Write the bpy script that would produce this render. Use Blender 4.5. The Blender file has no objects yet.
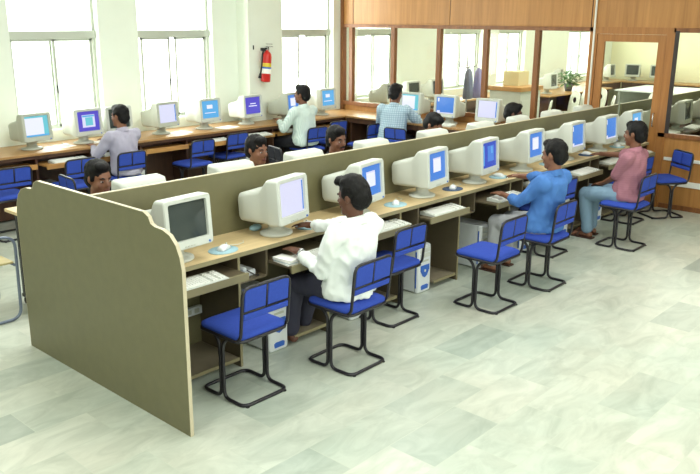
import bpy, bmesh, math, random
import numpy as np
from mathutils import Vector, Matrix, noise
random.seed(4)
PI = math.pi
COL = bpy.context.scene.collection

# ------------------------------------------------------------------ materials
def lin(c):
    c = c / 255.0
    return c / 12.92 if c <= 0.04045 else ((c + 0.055) / 1.055) ** 2.4
def rgb(r, g, b): return (lin(r), lin(g), lin(b), 1)
MATS = {}
def mat(name, col, rough=0.5, metal=0.0, spec=0.5, noise_amt=0.0, noise_scale=8, bump=0.0, bump_scale=200, stretch=None):
    if name in MATS: return MATS[name]
    m = bpy.data.materials.new(name); m.use_nodes = True
    nt = m.node_tree; b = nt.nodes['Principled BSDF']
    b.inputs['Base Color'].default_value = col
    b.inputs['Roughness'].default_value = rough
    b.inputs['Metallic'].default_value = metal
    b.inputs['Specular IOR Level'].default_value = spec
    if noise_amt or bump:
        tc = nt.nodes.new('ShaderNodeTexCoord'); mp = nt.nodes.new('ShaderNodeMapping')
        nt.links.new(tc.outputs['Object'], mp.inputs['Vector'])
        if stretch: mp.inputs['Scale'].default_value = stretch
    if noise_amt:
        n = nt.nodes.new('ShaderNodeTexNoise'); n.inputs['Scale'].default_value = noise_scale; n.inputs['Detail'].default_value = 5
        nt.links.new(mp.outputs[0], n.inputs['Vector'])
        r = nt.nodes.new('ShaderNodeValToRGB')
        lo = [max(0, c * (1 - noise_amt)) for c in col[:3]]; hi = [min(1, c * (1 + noise_amt)) for c in col[:3]]
        r.color_ramp.elements[0].color = (*lo, 1); r.color_ramp.elements[1].color = (*hi, 1)
        r.color_ramp.elements[0].position = .3; r.color_ramp.elements[1].position = .7
        nt.links.new(n.outputs['Fac'], r.inputs[0]); nt.links.new(r.outputs[0], b.inputs['Base Color'])
    if bump:
        n2 = nt.nodes.new('ShaderNodeTexNoise'); n2.inputs['Scale'].default_value = bump_scale
        nt.links.new(mp.outputs[0], n2.inputs['Vector'])
        bp = nt.nodes.new('ShaderNodeBump'); bp.inputs['Strength'].default_value = bump; bp.inputs['Distance'].default_value = .01
        nt.links.new(n2.outputs['Fac'], bp.inputs['Height']); nt.links.new(bp.outputs[0], b.inputs['Normal'])
    MATS[name] = m; return m
def emit(name, col, strength=1.0):
    if name in MATS: return MATS[name]
    m = bpy.data.materials.new(name); m.use_nodes = True
    b = m.node_tree.nodes['Principled BSDF']
    b.inputs['Base Color'].default_value = (.02, .02, .02, 1); b.inputs['Roughness'].default_value = .25
    b.inputs['Emission Color'].default_value = col; b.inputs['Emission Strength'].default_value = strength
    MATS[name] = m; return m

def floor_mat():
    m = bpy.data.materials.new('marble_tiles'); m.use_nodes = True; nt = m.node_tree; L = nt.links.new
    b = nt.nodes['Principled BSDF']
    tc = nt.nodes.new('ShaderNodeTexCoord')
    mp = nt.nodes.new('ShaderNodeMapping'); L(tc.outputs['Object'], mp.inputs['Vector'])
    mp.inputs['Location'].default_value = (.12, .08, 0)
    br = nt.nodes.new('ShaderNodeTexBrick'); L(mp.outputs[0], br.inputs['Vector'])
    br.offset = 0.5; br.inputs['Scale'].default_value = 1.0
    br.inputs['Brick Width'].default_value = .62; br.inputs['Row Height'].default_value = .31
    br.inputs['Mortar Size'].default_value = .0022; br.inputs['Mortar Smooth'].default_value = .2
    br.inputs['Color1'].default_value = (0, 0, 0, 1); br.inputs['Color2'].default_value = (1, 1, 1, 1); br.inputs['Mortar'].default_value = (.5, .5, .5, 1)
    # per tile tone
    rt = nt.nodes.new('ShaderNodeValToRGB'); L(br.outputs['Color'], rt.inputs[0])
    e = rt.color_ramp.elements
    e[0].position = 0; e[0].color = rgb(160, 168, 160); e[1].position = 1; e[1].color = rgb(206, 209, 197)
    x = rt.color_ramp.elements.new(.07); x.color = rgb(180, 188, 178)
    x = rt.color_ramp.elements.new(.3); x.color = rgb(197, 203, 191)
    # veining: distorted, shifted per tile
    ad = nt.nodes.new('ShaderNodeVectorMath'); ad.operation = 'MULTIPLY_ADD'
    L(br.outputs['Color'], ad.inputs[0]); ad.inputs[1].default_value = (7, 13, 5); L(mp.outputs[0], ad.inputs[2])
    m2 = nt.nodes.new('ShaderNodeMapping'); L(ad.outputs[0], m2.inputs['Vector']); m2.inputs['Scale'].default_value = (1.0, 2.2, 1); m2.inputs['Rotation'].default_value = (0, 0, .35)
    n = nt.nodes.new('ShaderNodeTexNoise'); n.inputs['Scale'].default_value = 2.6; n.inputs['Detail'].default_value = 9; n.inputs['Roughness'].default_value = .62; n.inputs['Distortion'].default_value = 1.1
    L(m2.outputs[0], n.inputs['Vector'])
    rv = nt.nodes.new('ShaderNodeValToRGB'); L(n.outputs['Fac'], rv.inputs[0])
    e = rv.color_ramp.elements; e[0].position = .33; e[0].color = rgb(172, 180, 174); e[1].position = .62; e[1].color = (1, 1, 1, 1)
    mx = nt.nodes.new('ShaderNodeMixRGB'); mx.blend_type = 'MULTIPLY'; mx.inputs[0].default_value = .42
    L(rt.outputs[0], mx.inputs[1]); L(rv.outputs[0], mx.inputs[2])
    # broad warm / cool patches
    n3 = nt.nodes.new('ShaderNodeTexNoise'); n3.inputs['Scale'].default_value = .9; n3.inputs['Detail'].default_value = 4; L(tc.outputs['Object'], n3.inputs['Vector'])
    rw = nt.nodes.new('ShaderNodeValToRGB'); L(n3.outputs['Fac'], rw.inputs[0])
    e = rw.color_ramp.elements; e[0].position = .35; e[0].color = rgb(244, 250, 246); e[1].position = .65; e[1].color = rgb(255, 251, 244)
    mx2 = nt.nodes.new('ShaderNodeMixRGB'); mx2.blend_type = 'MULTIPLY'; mx2.inputs[0].default_value = .8
    L(mx.outputs[0], mx2.inputs[1]); L(rw.outputs[0], mx2.inputs[2])
    mx3 = nt.nodes.new('ShaderNodeMixRGB'); L(br.outputs['Fac'], mx3.inputs[0]); L(mx2.outputs[0], mx3.inputs[1]); mx3.inputs[2].default_value = rgb(188, 194, 178)
    L(mx3.outputs[0], b.inputs['Base Color'])
    b.inputs['Roughness'].default_value = .33; b.inputs['Specular IOR Level'].default_value = .35
    return m

def wood(name, c1, c2, scale=(14, 14, .8), rough=.4, joint=None):
    if name in MATS: return MATS[name]
    m = bpy.data.materials.new(name); m.use_nodes = True; nt = m.node_tree; L = nt.links.new
    b = nt.nodes['Principled BSDF']
    tc = nt.nodes.new('ShaderNodeTexCoord'); mp = nt.nodes.new('ShaderNodeMapping'); mp.inputs['Scale'].default_value = scale
    L(tc.outputs['Object'], mp.inputs['Vector'])
    n = nt.nodes.new('ShaderNodeTexNoise'); n.inputs['Scale'].default_value = 1.6; n.inputs['Detail'].default_value = 8; n.inputs['Roughness'].default_value = .65; n.inputs['Distortion'].default_value = .4
    L(mp.outputs[0], n.inputs['Vector'])
    r = nt.nodes.new('ShaderNodeValToRGB'); e = r.color_ramp.elements
    e[0].position = .3; e[0].color = c1; e[1].position = .7; e[1].color = c2
    L(n.outputs['Fac'], r.inputs[0]); L(r.outputs[0], b.inputs['Base Color'])
    b.inputs['Roughness'].default_value = rough
    MATS[name] = m; return m

def glass_mat():
    if 'clear_glass' in MATS: return MATS['clear_glass']
    m = bpy.data.materials.new('clear_glass'); m.use_nodes = True; nt = m.node_tree; L = nt.links.new
    nt.nodes.remove(nt.nodes['Principled BSDF'])
    o = nt.nodes['Material Output']
    t = nt.nodes.new('ShaderNodeBsdfTransparent'); t.inputs[0].default_value = (.93, .95, .92, 1)
    g = nt.nodes.new('ShaderNodeBsdfGlossy'); g.inputs['Roughness'].default_value = .03
    f = nt.nodes.new('ShaderNodeFresnel'); f.inputs['IOR'].default_value = 1.5
    ge = nt.nodes.new('ShaderNodeNewGeometry'); iv = nt.nodes.new('ShaderNodeMath'); iv.operation = 'SUBTRACT'; iv.inputs[0].default_value = 1; L(ge.outputs['Backfacing'], iv.inputs[1])
    ml = nt.nodes.new('ShaderNodeMath'); ml.operation = 'MULTIPLY'; L(f.outputs[0], ml.inputs[0]); L(iv.outputs[0], ml.inputs[1])
    mx = nt.nodes.new('ShaderNodeMixShader'); L(ml.outputs[0], mx.inputs[0]); L(t.outputs[0], mx.inputs[1]); L(g.outputs[0], mx.inputs[2])
    L(mx.outputs[0], o.inputs['Surface'])
    MATS['clear_glass'] = m; return m

M_wall = mat('pale_wall_paint', rgb(234, 240, 228), .6, noise_amt=.02, noise_scale=3)
M_cream = mat('cream_wall_paint', rgb(232, 230, 196), .6, noise_amt=.03, noise_scale=2)
M_floor = floor_mat()
M_ceil = mat('ceiling_paint', rgb(240, 242, 236), .8)
M_olive = mat('olive_laminate', rgb(108, 104, 74), .42, noise_amt=.05, noise_scale=14, bump=.04, bump_scale=90)
M_olive_in = mat('brown_laminate', rgb(98, 88, 68), .5, noise_amt=.05, noise_scale=10)  # brown boards, darkened to carry some of the under-desk shade
M_trim = mat('cream_edge_band', rgb(196, 186, 158), .45)
M_edge = mat('olive_edge_band', rgb(138, 130, 98), .45)
M_top = wood('maple_worktop', rgb(202, 178, 132), rgb(222, 198, 152), (1.5, 22, 10), .35)
M_shelf = mat('dusty_shelf_laminate', rgb(140, 130, 108), .6, noise_amt=.08)
M_wdesk = wood('brown_worktop', rgb(150, 112, 66), rgb(190, 148, 96), (1.5, 22, 10), .35)
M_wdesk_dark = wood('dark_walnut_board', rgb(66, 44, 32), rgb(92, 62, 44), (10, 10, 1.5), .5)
M_wtray = wood('orange_tray_wood', rgb(168, 122, 66), rgb(198, 150, 88), (1.5, 22, 10), .4)
M_part = wood('orange_teak_panel', rgb(158, 108, 56), rgb(190, 136, 76), (9, 9, .45), .4)
M_frame = wood('brown_teak_frame', rgb(112, 68, 38), rgb(148, 96, 54), (16, 16, 1), .4)
M_door = wood('teak_door', rgb(150, 98, 50), rgb(178, 122, 66), (14, 14, .8), .4)
M_dark = mat('dark_gap', rgb(52, 42, 38), .5)
M_white = mat('beige_computer_plastic', rgb(203, 207, 198), .42)
M_white2 = mat('white_computer_plastic', rgb(218, 223, 224), .4)
M_grey = mat('grey_computer_plastic', rgb(186, 190, 176), .45)
M_key = mat('key_plastic', rgb(240, 242, 236), .5)
M_bluep = mat('blue_plastic', rgb(50, 100, 190), .4)
M_paleblue = mat('pale_blue_pad', rgb(150, 185, 196), .7)
M_navy = mat('navy_pad', rgb(60, 80, 110), .7)
M_black = mat('black_painted_steel', rgb(30, 28, 34), .35)
M_rubber = mat('black_rubber', rgb(24, 24, 26), .7)
M_blue = mat('blue_upholstery', rgb(52, 76, 168), .85, spec=.2, noise_amt=.06, noise_scale=60, bump=.1, bump_scale=500)
M_bluedark = mat('dark_blue_upholstery', rgb(36, 52, 140), .85, spec=.2)
M_blackup = mat('black_upholstery', rgb(34, 34, 42), .85, spec=.2)
M_greytube = mat('grey_painted_tube', rgb(120, 130, 148), .35, metal=.3)
M_tan = wood('tan_plywood', rgb(186, 170, 118), rgb(206, 190, 140), (3, 14, 6), .5)
M_alu = mat('aluminium_frame', rgb(192, 197, 186), .4, metal=.15)
M_metal = mat('bright_metal', rgb(190, 190, 190), .25, metal=.9)
M_paper = mat('white_paper', rgb(244, 244, 238), .8)
M_red = mat('red_enamel', rgb(205, 38, 30), .3)
M_glass = glass_mat()
M_pipe = mat('white_conduit', rgb(232, 232, 222), .4)
M_leaf = mat('plant_leaf', rgb(70, 120, 56), .6, noise_amt=.3, noise_scale=30)
M_whitechair = mat('white_moulded_plastic', rgb(226, 228, 214), .4)
M_crtglass = mat('dark_screen_glass', rgb(58, 66, 64), .12)
S_blue = emit('screen_blue', rgb(70, 135, 225), .95)
S_deep = emit('screen_deep_blue', rgb(48, 84, 205), .9)
S_violet = emit('screen_violet', rgb(86, 76, 205), .95)
S_white = emit('screen_white', rgb(238, 242, 255), 1.0)
S_pale = emit('screen_pale_lilac', rgb(222, 224, 250), 1.0)
S_cyan = emit('screen_cyan', rgb(110, 205, 220), .95)
S_sky = emit('screen_sky', rgb(96, 180, 238), .95)

# ------------------------------------------------------------------ mesh helpers
CH = {}
def adopt(o, parent):
    o.parent = parent; CH.setdefault(parent.name, []).append(o)
class MB:
    def __init__(s): s.bm = bmesh.new(); s.mats = []
    def mi(s, m):
        if m is None: m = s.mats[0] if s.mats else None
        if m not in s.mats: s.mats.append(m)
        return s.mats.index(m)
    def _tag(s, faces, m, smooth):
        i = s.mi(m)
        for f in faces: f.material_index = i; f.smooth = smooth
    def box(s, x0, x1, y0, y1, z0, z1, m=None, bev=0.0, seg=2, rot=None, loc=None):
        r = bmesh.ops.create_cube(s.bm, size=1)
        vs = r['verts']; c = Vector(((x0 + x1) / 2, (y0 + y1) / 2, (z0 + z1) / 2)); d = (x1 - x0, y1 - y0, z1 - z0)
        for v in vs: v.co = Vector((v.co.x * d[0], v.co.y * d[1], v.co.z * d[2])) + c
        fs = set(f for v in vs for f in v.link_faces)
        if bev > 0:
            es = list(set(e for v in vs for e in v.link_edges))
            rr = bmesh.ops.bevel(s.bm, geom=es, offset=min(bev, min(d) * .45), segments=seg, affect='EDGES', profile=.5)
            fs = set(rr['faces']) | set(f for v in rr['verts'] for f in v.link_faces)
            vs = list(set(v for f in fs for v in f.verts))
        s._tag(fs, m, False)
        if rot is not None or loc is not None:
            R = (rot or Matrix.Identity(4)); T = Matrix.Translation(loc or (0, 0, 0))
            bmesh.ops.transform(s.bm, matrix=T @ R, verts=vs)
        return vs
    def ring_loft(s, rings, m=None, smooth=True, cap=True, closed=True):
        rv = [[s.bm.verts.new(p) for p in r] for r in rings]; fs = []
        n = len(rings[0])
        for a, b in zip(rv[:-1], rv[1:]):
            for i in range(n if closed else n - 1):
                j = (i + 1) % n
                try: fs.append(s.bm.faces.new((a[i], a[j], b[j], b[i])))
                except ValueError: pass
        s._tag(fs, m, smooth)
        if cap:
            c = []
            for r in (rv[0][::-1], rv[-1]):
                try: c.append(s.bm.faces.new(r))
                except ValueError: pass
            s._tag(c, m, False)
        return rv
    def tube(s, pts, r, m=None, seg=8, cap=True, closed=False):
        pts = [Vector(p) for p in pts]; rings = []; up = None; n = len(pts)
        for i, p in enumerate(pts):
            if closed: t = (pts[(i + 1) % n] - pts[i - 1]).normalized()
            elif i == 0: t = (pts[1] - p).normalized()
            elif i == n - 1: t = (p - pts[-2]).normalized()
            else: t = (pts[i + 1] - pts[i - 1]).normalized()
            if up is None:
                up = Vector((0, 0, 1)) if abs(t.z) < .9 else Vector((1, 0, 0))
            u = (up - t * up.dot(t)).normalized(); up = u; w = t.cross(u)
            rr = r[i] if isinstance(r, (list, tuple)) else r
            rings.append([p + (u * math.cos(a) + w * math.sin(a)) * rr for a in [2 * PI * k / seg for k in range(seg)]])
        if closed: rings.append(rings[0][:])
        s.ring_loft(rings, m, True, cap and not closed)
    def lathe(s, prof, m=None, seg=20, c=(0, 0, 0), sx=1, sy=1, smooth=True, M=None):
        rings = []
        for r, z in prof:
            ring = [Vector((c[0] + r * sx * math.cos(2 * PI * k / seg), c[1] + r * sy * math.sin(2 * PI * k / seg), c[2] + z)) for k in range(seg)]
            if M is not None: ring = [M @ p for p in ring]
            rings.append(ring)
        s.ring_loft(rings, m, smooth, True)
    def ell(s, c, r, m=None, M=None, u=12, v=8, smooth=True):
        rr = bmesh.ops.create_uvsphere(s.bm, u_segments=u, v_segments=v, radius=1)
        for vt in rr['verts']:
            p = Vector((vt.co.x * r[0], vt.co.y * r[1], vt.co.z * r[2]))
            if M is not None: p = M @ p
            vt.co = p + Vector(c)
        s._tag(set(f for vt in rr['verts'] for f in vt.link_faces), m, smooth)
    def cone(s, a, b, ra, rb, m=None, seg=12):
        """round-ended tapered limb"""
        a = Vector(a); b = Vector(b); t = (b - a); L = t.length; t = t.normalized() if L > 1e-6 else Vector((0, 0, 1))
        pts = []; rad = []
        for k in (80, 55, 30): th = math.radians(k); pts.append(a - t * ra * math.sin(th)); rad.append(ra * math.cos(th))
        pts.append(a); rad.append(ra); pts.append(b); rad.append(rb)
        for k in (30, 55, 80): th = math.radians(k); pts.append(b + t * rb * math.sin(th)); rad.append(rb * math.cos(th))
        s.tube(pts, rad, m, seg)
    def prism(s, poly, x0, x1, m=None, axis='x', smooth=False):
        """polygon in (a,b) extruded along an axis"""
        def P(a, b, t):
            return Vector((t, a, b)) if axis == 'x' else (Vector((a, t, b)) if axis == 'y' else Vector((a, b, t)))
        A = [s.bm.verts.new(P(a, b, x0)) for a, b in poly]; B = [s.bm.verts.new(P(a, b, x1)) for a, b in poly]
        fs = []
        n = len(poly)
        for i in range(n): fs.append(s.bm.faces.new((A[i], A[(i + 1) % n], B[(i + 1) % n], B[i])))
        fs.append(s.bm.faces.new(A[::-1])); fs.append(s.bm.faces.new(B))
        s._tag(fs, m, smooth)
    def build(s, name, m=None, parent=None, auto=True):
        if m is not None and not s.mats: s.mats = [m]
        elif m is not None and s.mats and s.mats[0] is None: s.mats[0] = m
        bmesh.ops.recalc_face_normals(s.bm, faces=s.bm.faces[:])
        me = bpy.data.meshes.new(name); s.bm.to_mesh(me); s.bm.free()
        for x in s.mats: me.materials.append(x)
        o = bpy.data.objects.new(name, me); COL.objects.link(o)
        if parent: adopt(o, parent)
        return o
def B1(name, m, parent, *a, **k):
    b = MB(); b.mi(m); b.box(*a, m, **k); return b.build(name, None, parent)
def thing(name, label, cat, loc=(0, 0, 0), rz=0, group=None):
    o = bpy.data.objects.new(name, None); COL.objects.link(o); o.empty_display_size = .1
    o.location = loc; o.rotation_euler = (0, 0, rz); tag(o, label, cat, group); return o
def tag(o, label, cat, group=None, kind=None):
    o['label'] = label; o['category'] = cat
    if group: o['group'] = group
    if kind: o['kind'] = kind
    return o
def struct(o): o['kind'] = 'structure'; return o
def clone(root, label, cat=None, loc=None, rz=None, group=None):
    def rec(o, par):
        c = o.copy(); COL.objects.link(c)
        if par is not None: c.parent = par
        for ch in CH.get(o.name, ()): rec(ch, c)
        return c
    r = rec(root, None)
    if loc is not None: r.location = loc
    if rz is not None: r.rotation_euler = (0, 0, rz)
    r['label'] = label
    if group: r['group'] = group
    return r
def arc_path(pts, rad, n=5):
    """round the corners of a polyline"""
    pts = [Vector(p) for p in pts]; out = [pts[0]]
    for i in range(1, len(pts) - 1):
        a, b, c = pts[i - 1], pts[i], pts[i + 1]
        d1 = (a - b); d2 = (c - b); r = min(rad, d1.length * .49, d2.length * .49)
        p0 = b + d1.normalized() * r; p2 = b + d2.normalized() * r
        for k in range(n + 1):
            t = k / n; out.append(p0 * (1 - t) ** 2 + b * 2 * t * (1 - t) + p2 * t * t)
    out.append(pts[-1]); return out

# ------------------------------------------------------------------ camera
f_px = 782.242
a = Vector((1087 - 350, -(24 - 237), -f_px)).normalized()
b = Vector((-545 - 350, -(13 - 237), -f_px)).normalized()
z = a.cross(b).normalized(); b = z.cross(a).normalized()
R = Matrix((a, b, z))
cam = bpy.data.cameras.new('camera'); co = bpy.data.objects.new('camera', cam); COL.objects.link(co)
co.matrix_world = Matrix.Translation((0, 0, 2.25)) @ R.to_4x4()
cam.sensor_width = 36; cam.lens = f_px * 36 / 700; cam.clip_end = 200
bpy.context.scene.camera = co

# ------------------------------------------------------------------ room
XW, YW = 9.7, 9.0            # glazed partition plane, window wall plane
H = 3.5
struct(B1('floor', M_floor, None, -3, 21, -3, 9.3, -.1, 0))
struct(B1('ceiling', M_ceil, None, -3, 21, -3, 9.3, H, H + .1))
struct(B1('wall_left', M_wall, None, -3.1, -3, -3, 9.3, 0, H))
struct(B1('wall_back', M_wall, None, -3, 21, -3.1, -3, 0, H))
struct(B1('wall_far', M_cream, None, 20, 20.1, -3, 9.3, 0, H))
wins = [(4.17, 5.29), (5.85, 7.05), (8.37, 9.5), (10.1, 11.15), (12.6, 13.9), (14.5, 15.6), (17.6, 19.2)]
ZS, ZT = .92, 3.1
w = MB(); w.mi(M_wall)
w.box(-3, 21, YW, YW + .28, 0, ZS, M_wall); w.box(-3, 21, YW, YW + .28, ZT, H, M_wall)
edges = [-3] + [e for p in wins for e in p] + [21]
for i in range(0, len(edges), 2): w.box(edges[i], edges[i + 1], YW, YW + .28, ZS, ZT, M_wall)
struct(w.build('wall_window'))
w = MB(); w.box(7.49, 8.12, YW - .25, YW, 0, H, M_wall); struct(w.build('wall_column'))
SASH = {2: ((5.95, 6.40), (6.50, 7.01)), 3: ((8.42, 8.83), (8.99, 9.46))}
def window(n, x0, x1):
    y0, y1 = YW + .10, YW + .16
    m = MB(); m.mi(M_alu); f = .035
    m.box(x0, x1, y0, y1, ZS, ZS + f, M_alu); m.box(x0, x1, y0, y1, ZT - f, ZT, M_alu)
    m.box(x0, x0 + f, y0, y1, ZS, ZT, M_alu); m.box(x1 - f, x1, y0, y1, ZS, ZT, M_alu)
    m.box(x0, x1, y0 - .03, y1, 2.0, 2.09, M_alu, bev=.004)
    o = struct(m.build('window_%d' % n))
    # sliding sashes below the transom
    xm = (x0 + x1) / 2
    for k, (a0, a1) in enumerate(SASH.get(n, ((x0 + f, xm + .03), (xm - .03, x1 - f)))):
        s = MB(); yy = y0 + .005 + .026 * k; t = .028
        s.box(a0, a0 + t, yy, yy + .02, ZS + f, 2.0, M_alu); s.box(a1 - t, a1, yy, yy + .02, ZS + f, 2.0, M_alu)
        s.box(a0, a1, yy, yy + .02, ZS + f, ZS + f + t, M_alu); s.box(a0, a1, yy, yy + .02, 2.0 - t, 2.0, M_alu)
        so = s.build('sash', None, o)
        B1('pane', M_glass, so, a0 + t, a1 - t, yy + .008, yy + .012, ZS + f + t, 2.0 - t)
        if k == 0: B1('latch', M_black, so, a1 - .022, a1 - .008, yy - .012, yy, 1.36, 1.45, bev=.003)
    B1('pane', M_glass, o, x0 + f, x1 - f, y0 + .02, y0 + .024, 2.09, ZT - f)
    B1('window_sill', M_wall, o, x0, x1, YW + .0, YW + .1, ZS, ZS + .015)
for i, (x0, x1) in enumerate(wins): window(i + 1, x0, x1)

# glazed timber partition ------------------------------------------------
posts = [8.78, 7.90, 7.03, 6.22, 5.41]
xa, xb = XW - .03, XW + .05
p = MB(); p.mi(M_part)
p.box(XW, XW + .03, 4.62, YW, 0, .90, M_part); p.box(XW, XW + .03, -3, 3.62, 0, .90, M_part)
struct(p.build('wall_partition_lower'))
p = MB(); p.mi(M_part)
cuts = [YW, 8.74, 6.85, 4.66, 2.4, .2, -3]
for y1, y0 in zip(cuts[:-1], cuts[1:]):
    p.box(XW - .012, XW + .03, y0 + .006, y1 - .006, 2.17, H, M_part, bev=.003)
p.box(XW - .004, XW + .02, -3, YW, 2.18, H, M_dark)
struct(p.build('wall_partition_upper'))
p = MB(); p.mi(M_frame)
p.box(xa, xb, 4.62, YW, 2.12, 2.17, M_frame); p.box(xa, xb, -3, 3.60, 2.12, 2.17, M_frame)
p.box(xa, xb, 4.56, YW, .88, .94, M_frame); p.box(xa, xb, -3, 3.66, .88, .93, M_frame)
for y in posts: p.box(xa + .004, xb - .004, y - .035, y + .035, .935, 2.125, M_frame)
p.box(xa - .003, xb + .003, YW - .06, YW, 0, H, M_frame)
p.box(xa, xb, 4.56, 4.66, 0, 2.17, M_door); p.box(xa, xb, 3.58, 3.68, 0, 2.17, M_door)
for y in (2.2, .9, -.6): p.box(xa + .004, xb - .004, y - .035, y + .035, .925, 2.125, M_frame)
p.box(xa - .008, xa, 3.53, 3.58, .93, 2.14, M_dark)
p.box(xa + .002, xb, 3.56, 4.66, 2.092, 2.175, M_door)
struct(p.build('trim_partition_frame'))
ys = [YW - .06] + posts + [4.66]
gi = 8
for y1, y0 in zip(ys[:-1], ys[1:]):
    struct(B1('window_%d' % gi, M_glass, None, XW + .008, XW + .014, y0 + .035, y1 - .035, .94, 2.12)); gi += 1
for y1, y0 in ((3.58, 2.235), (2.165, .935), (.865, -.565), (-.635, -3)):
    struct(B1('window_%d' % gi, M_glass, None, XW + .008, XW + .014, y0, y1, .93, 2.12)); gi += 1
p = MB(); p.mi(M_door)
p.box(XW - .02, XW + .02, 4.46, 4.555, .01, 2.09, M_door); p.box(XW - .02, XW + .02, 3.685, 3.78, .01, 2.09, M_door)
p.box(XW - .02, XW + .02, 3.78, 4.46, 2.0, 2.09, M_door); p.box(XW - .02, XW + .02, 3.78, 4.46, .01, .5, M_door)
d = struct(p.build('door_1'))
B1('pane', M_glass, d, XW - .003, XW + .003, 3.78, 4.46, .5, 2.0)
p = MB(); p.tube([(XW - .03, 3.73, 1.0), (XW - .07, 3.73, 1.0), (XW - .07, 3.73, 1.16), (XW - .03, 3.73, 1.16)], .008, M_metal); p.build('door_handle', None, d)
p = MB(); p.tube([(XW - .035, 4.60, 0.0), (XW - .035, 4.60, H)], .013, M_pipe); tag(p.build('conduit_pipe'), 'thin white vertical conduit running up beside the glazed door', 'pipe')
for zz, t, s in ((.62, .02, 'upper'), (.33, .035, 'lower')):
    tag(B1('cable_trunking', M_pipe, None, XW - .02, XW, -3, 3.56, zz - t, zz + t, bev=.003), '%s white cable trunking strip along the wood panelled partition' % s, 'trunking', 'white cable trunking strips')
struct(B1('baseboard_partition', M_frame, None, XW - .012, XW, -3, 3.56, 0, .06))

# ------------------------------------------------------------------ centre island: end panel, divider, benches
def end_poly():
    # profile in (y,z): symmetrical shoulders
    pts = []
    yc, hw = 4.2, .93
    half = [(0, 1.235), (.60, 1.235), (.645, 1.215), (.665, 1.18), (.70, 1.168), (.77, 1.165), (.835, 1.145), (.885, 1.10), (.915, 1.04), (.93, .97), (.93, 0)]
    R_ = [(yc - u, v) for u, v in half]; L_ = [(yc + u, v) for u, v in half[::-1]]
    return L_[:-1] + R_[0:]
poly = end_poly()
t = thing('end_panel', 'large olive shaped end panel closing the near end of the double desk row', 'panel', (2.31, 4.2, 0))
def local_poly(poly, oy): return [(a - oy, b) for a, b in poly]
m = MB(); m.prism(local_poly(poly, 4.2), -.011, .011, M_olive); m.build('board', None, t)
m = MB()
top = [q for q in local_poly(poly, 4.2) if q[1] > .02]
pl = local_poly(poly, 4.2)
ringpts = pl
for i in range(len(pl) - 1):
    (y0, z0), (y1, z1) = pl[i], pl[i + 1]
    if z0 < .02 and z1 < .02: continue
    d_ = Vector((0, y1 - y0, z1 - z0)); 
    if d_.length < 1e-5: continue
    n_ = Vector((0, -d_.z, d_.y)).normalized() * .0025
    if n_.dot(Vector((0, (y0 + y1) / 2, (z0 + z1) / 2 - .6))) < 0: n_ = -n_
    q = [Vector((-.0112, y0, z0)), Vector((.0112, y0, z0)), Vector((.0112, y1, z1)), Vector((-.0112, y1, z1))]
    A_ = [m.bm.verts.new(v) for v in q]; C_ = [m.bm.verts.new(v + n_) for v in q]
    fs = [m.bm.faces.new(C_)] + [m.bm.faces.new((A_[k], A_[(k + 1) % 4], C_[(k + 1) % 4], C_[k])) for k in range(4)]
    m._tag(fs, M_trim, False)
m.build('edge_band', M_trim, t)
XE = XW - .04
t = thing('divider_panel', 'long olive divider board running between the two rows of computers', 'divider', (2.33, 4.2, 0))
B1('board', M_olive, t, 0, XE - 2.33, -.010, .010, .02, 1.228)
B1('edge_band', M_trim, t, 0, XE - 2.33, -.0115, .0115, 1.228, 1.233)

X0 = 2.325
bounds = [X0, 3.09] + [3.09 + .8333 * k for k in range(1, 9)]
bounds[-1] = XE
def bench(sgn, name_label):
    t = thing('computer_desk', name_label, 'desk', (X0, 4.2, 0))
    fy = .45
    def BB(nm, mt, x0, x1, y0, y1, z0, z1, **k):
        a0, a1 = sorted((-sgn * y0, -sgn * y1)); return B1(nm, mt, t, x0 - X0, x1 - X0, a0, a1, z0, z1, **k)
    BB('worktop', M_top, X0, XE, .012, fy - .004, .775, .80)
    BB('edge_strip', M_edge, X0, XE, fy - .004, fy, .772, .80)
    for k, x in enumerate(bounds[1:-1]):
        BB('side_panel', M_olive_in, x - .009, x + .009, .012, fy - .02, 0, .775)
        BB('edge_strip', M_edge, x - .0095, x + .0095, fy - .02, fy - .016, 0, .775)
    for k in range(len(bounds) - 1):
        x0, x1 = bounds[k] + .012, bounds[k + 1] - .012
        occ = {1: .20, 4: .2, 6: .14}.get(k, .09) if sgn > 0 else .1
        if k == 0: c0, c1 = x0, x1
        else:
            c0, c1 = x0 + .24, x1
            BB('side_panel', M_olive_in, c0 - .009, c0 + .009, .012, fy - .03, .58, .775)
            BB('cubby_shelf', M_olive_in, x0 - .003, c0 - .009, .03, fy - .03, .575, .590)
            c0 += .012
        tr = BB('keyboard_tray', M_olive_in, c0, c1, .1, fy + occ - .01, .668, .682)
        a0, a1 = sorted((-sgn * (fy + occ - .01), -sgn * (fy + occ + .006)))
        B1('tray_front', M_edge, tr, c0 - X0, c1 - X0, a0, a1, .64, .69)
        sx0 = x0 if k == 0 else bounds[k] + .50
        BB('foot_shelf', M_shelf, sx0, x1, .012, fy - .03, .05, .068)
        BB('foot_shelf_edge', M_edge, sx0, x1, fy - .03, fy - .024, .046, .07)
    return t
bench(1, 'long pale maple computer desk in front of the divider, seating the white-shirted man')
bench(-1, 'long computer desk on the far side of the olive divider')

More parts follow.
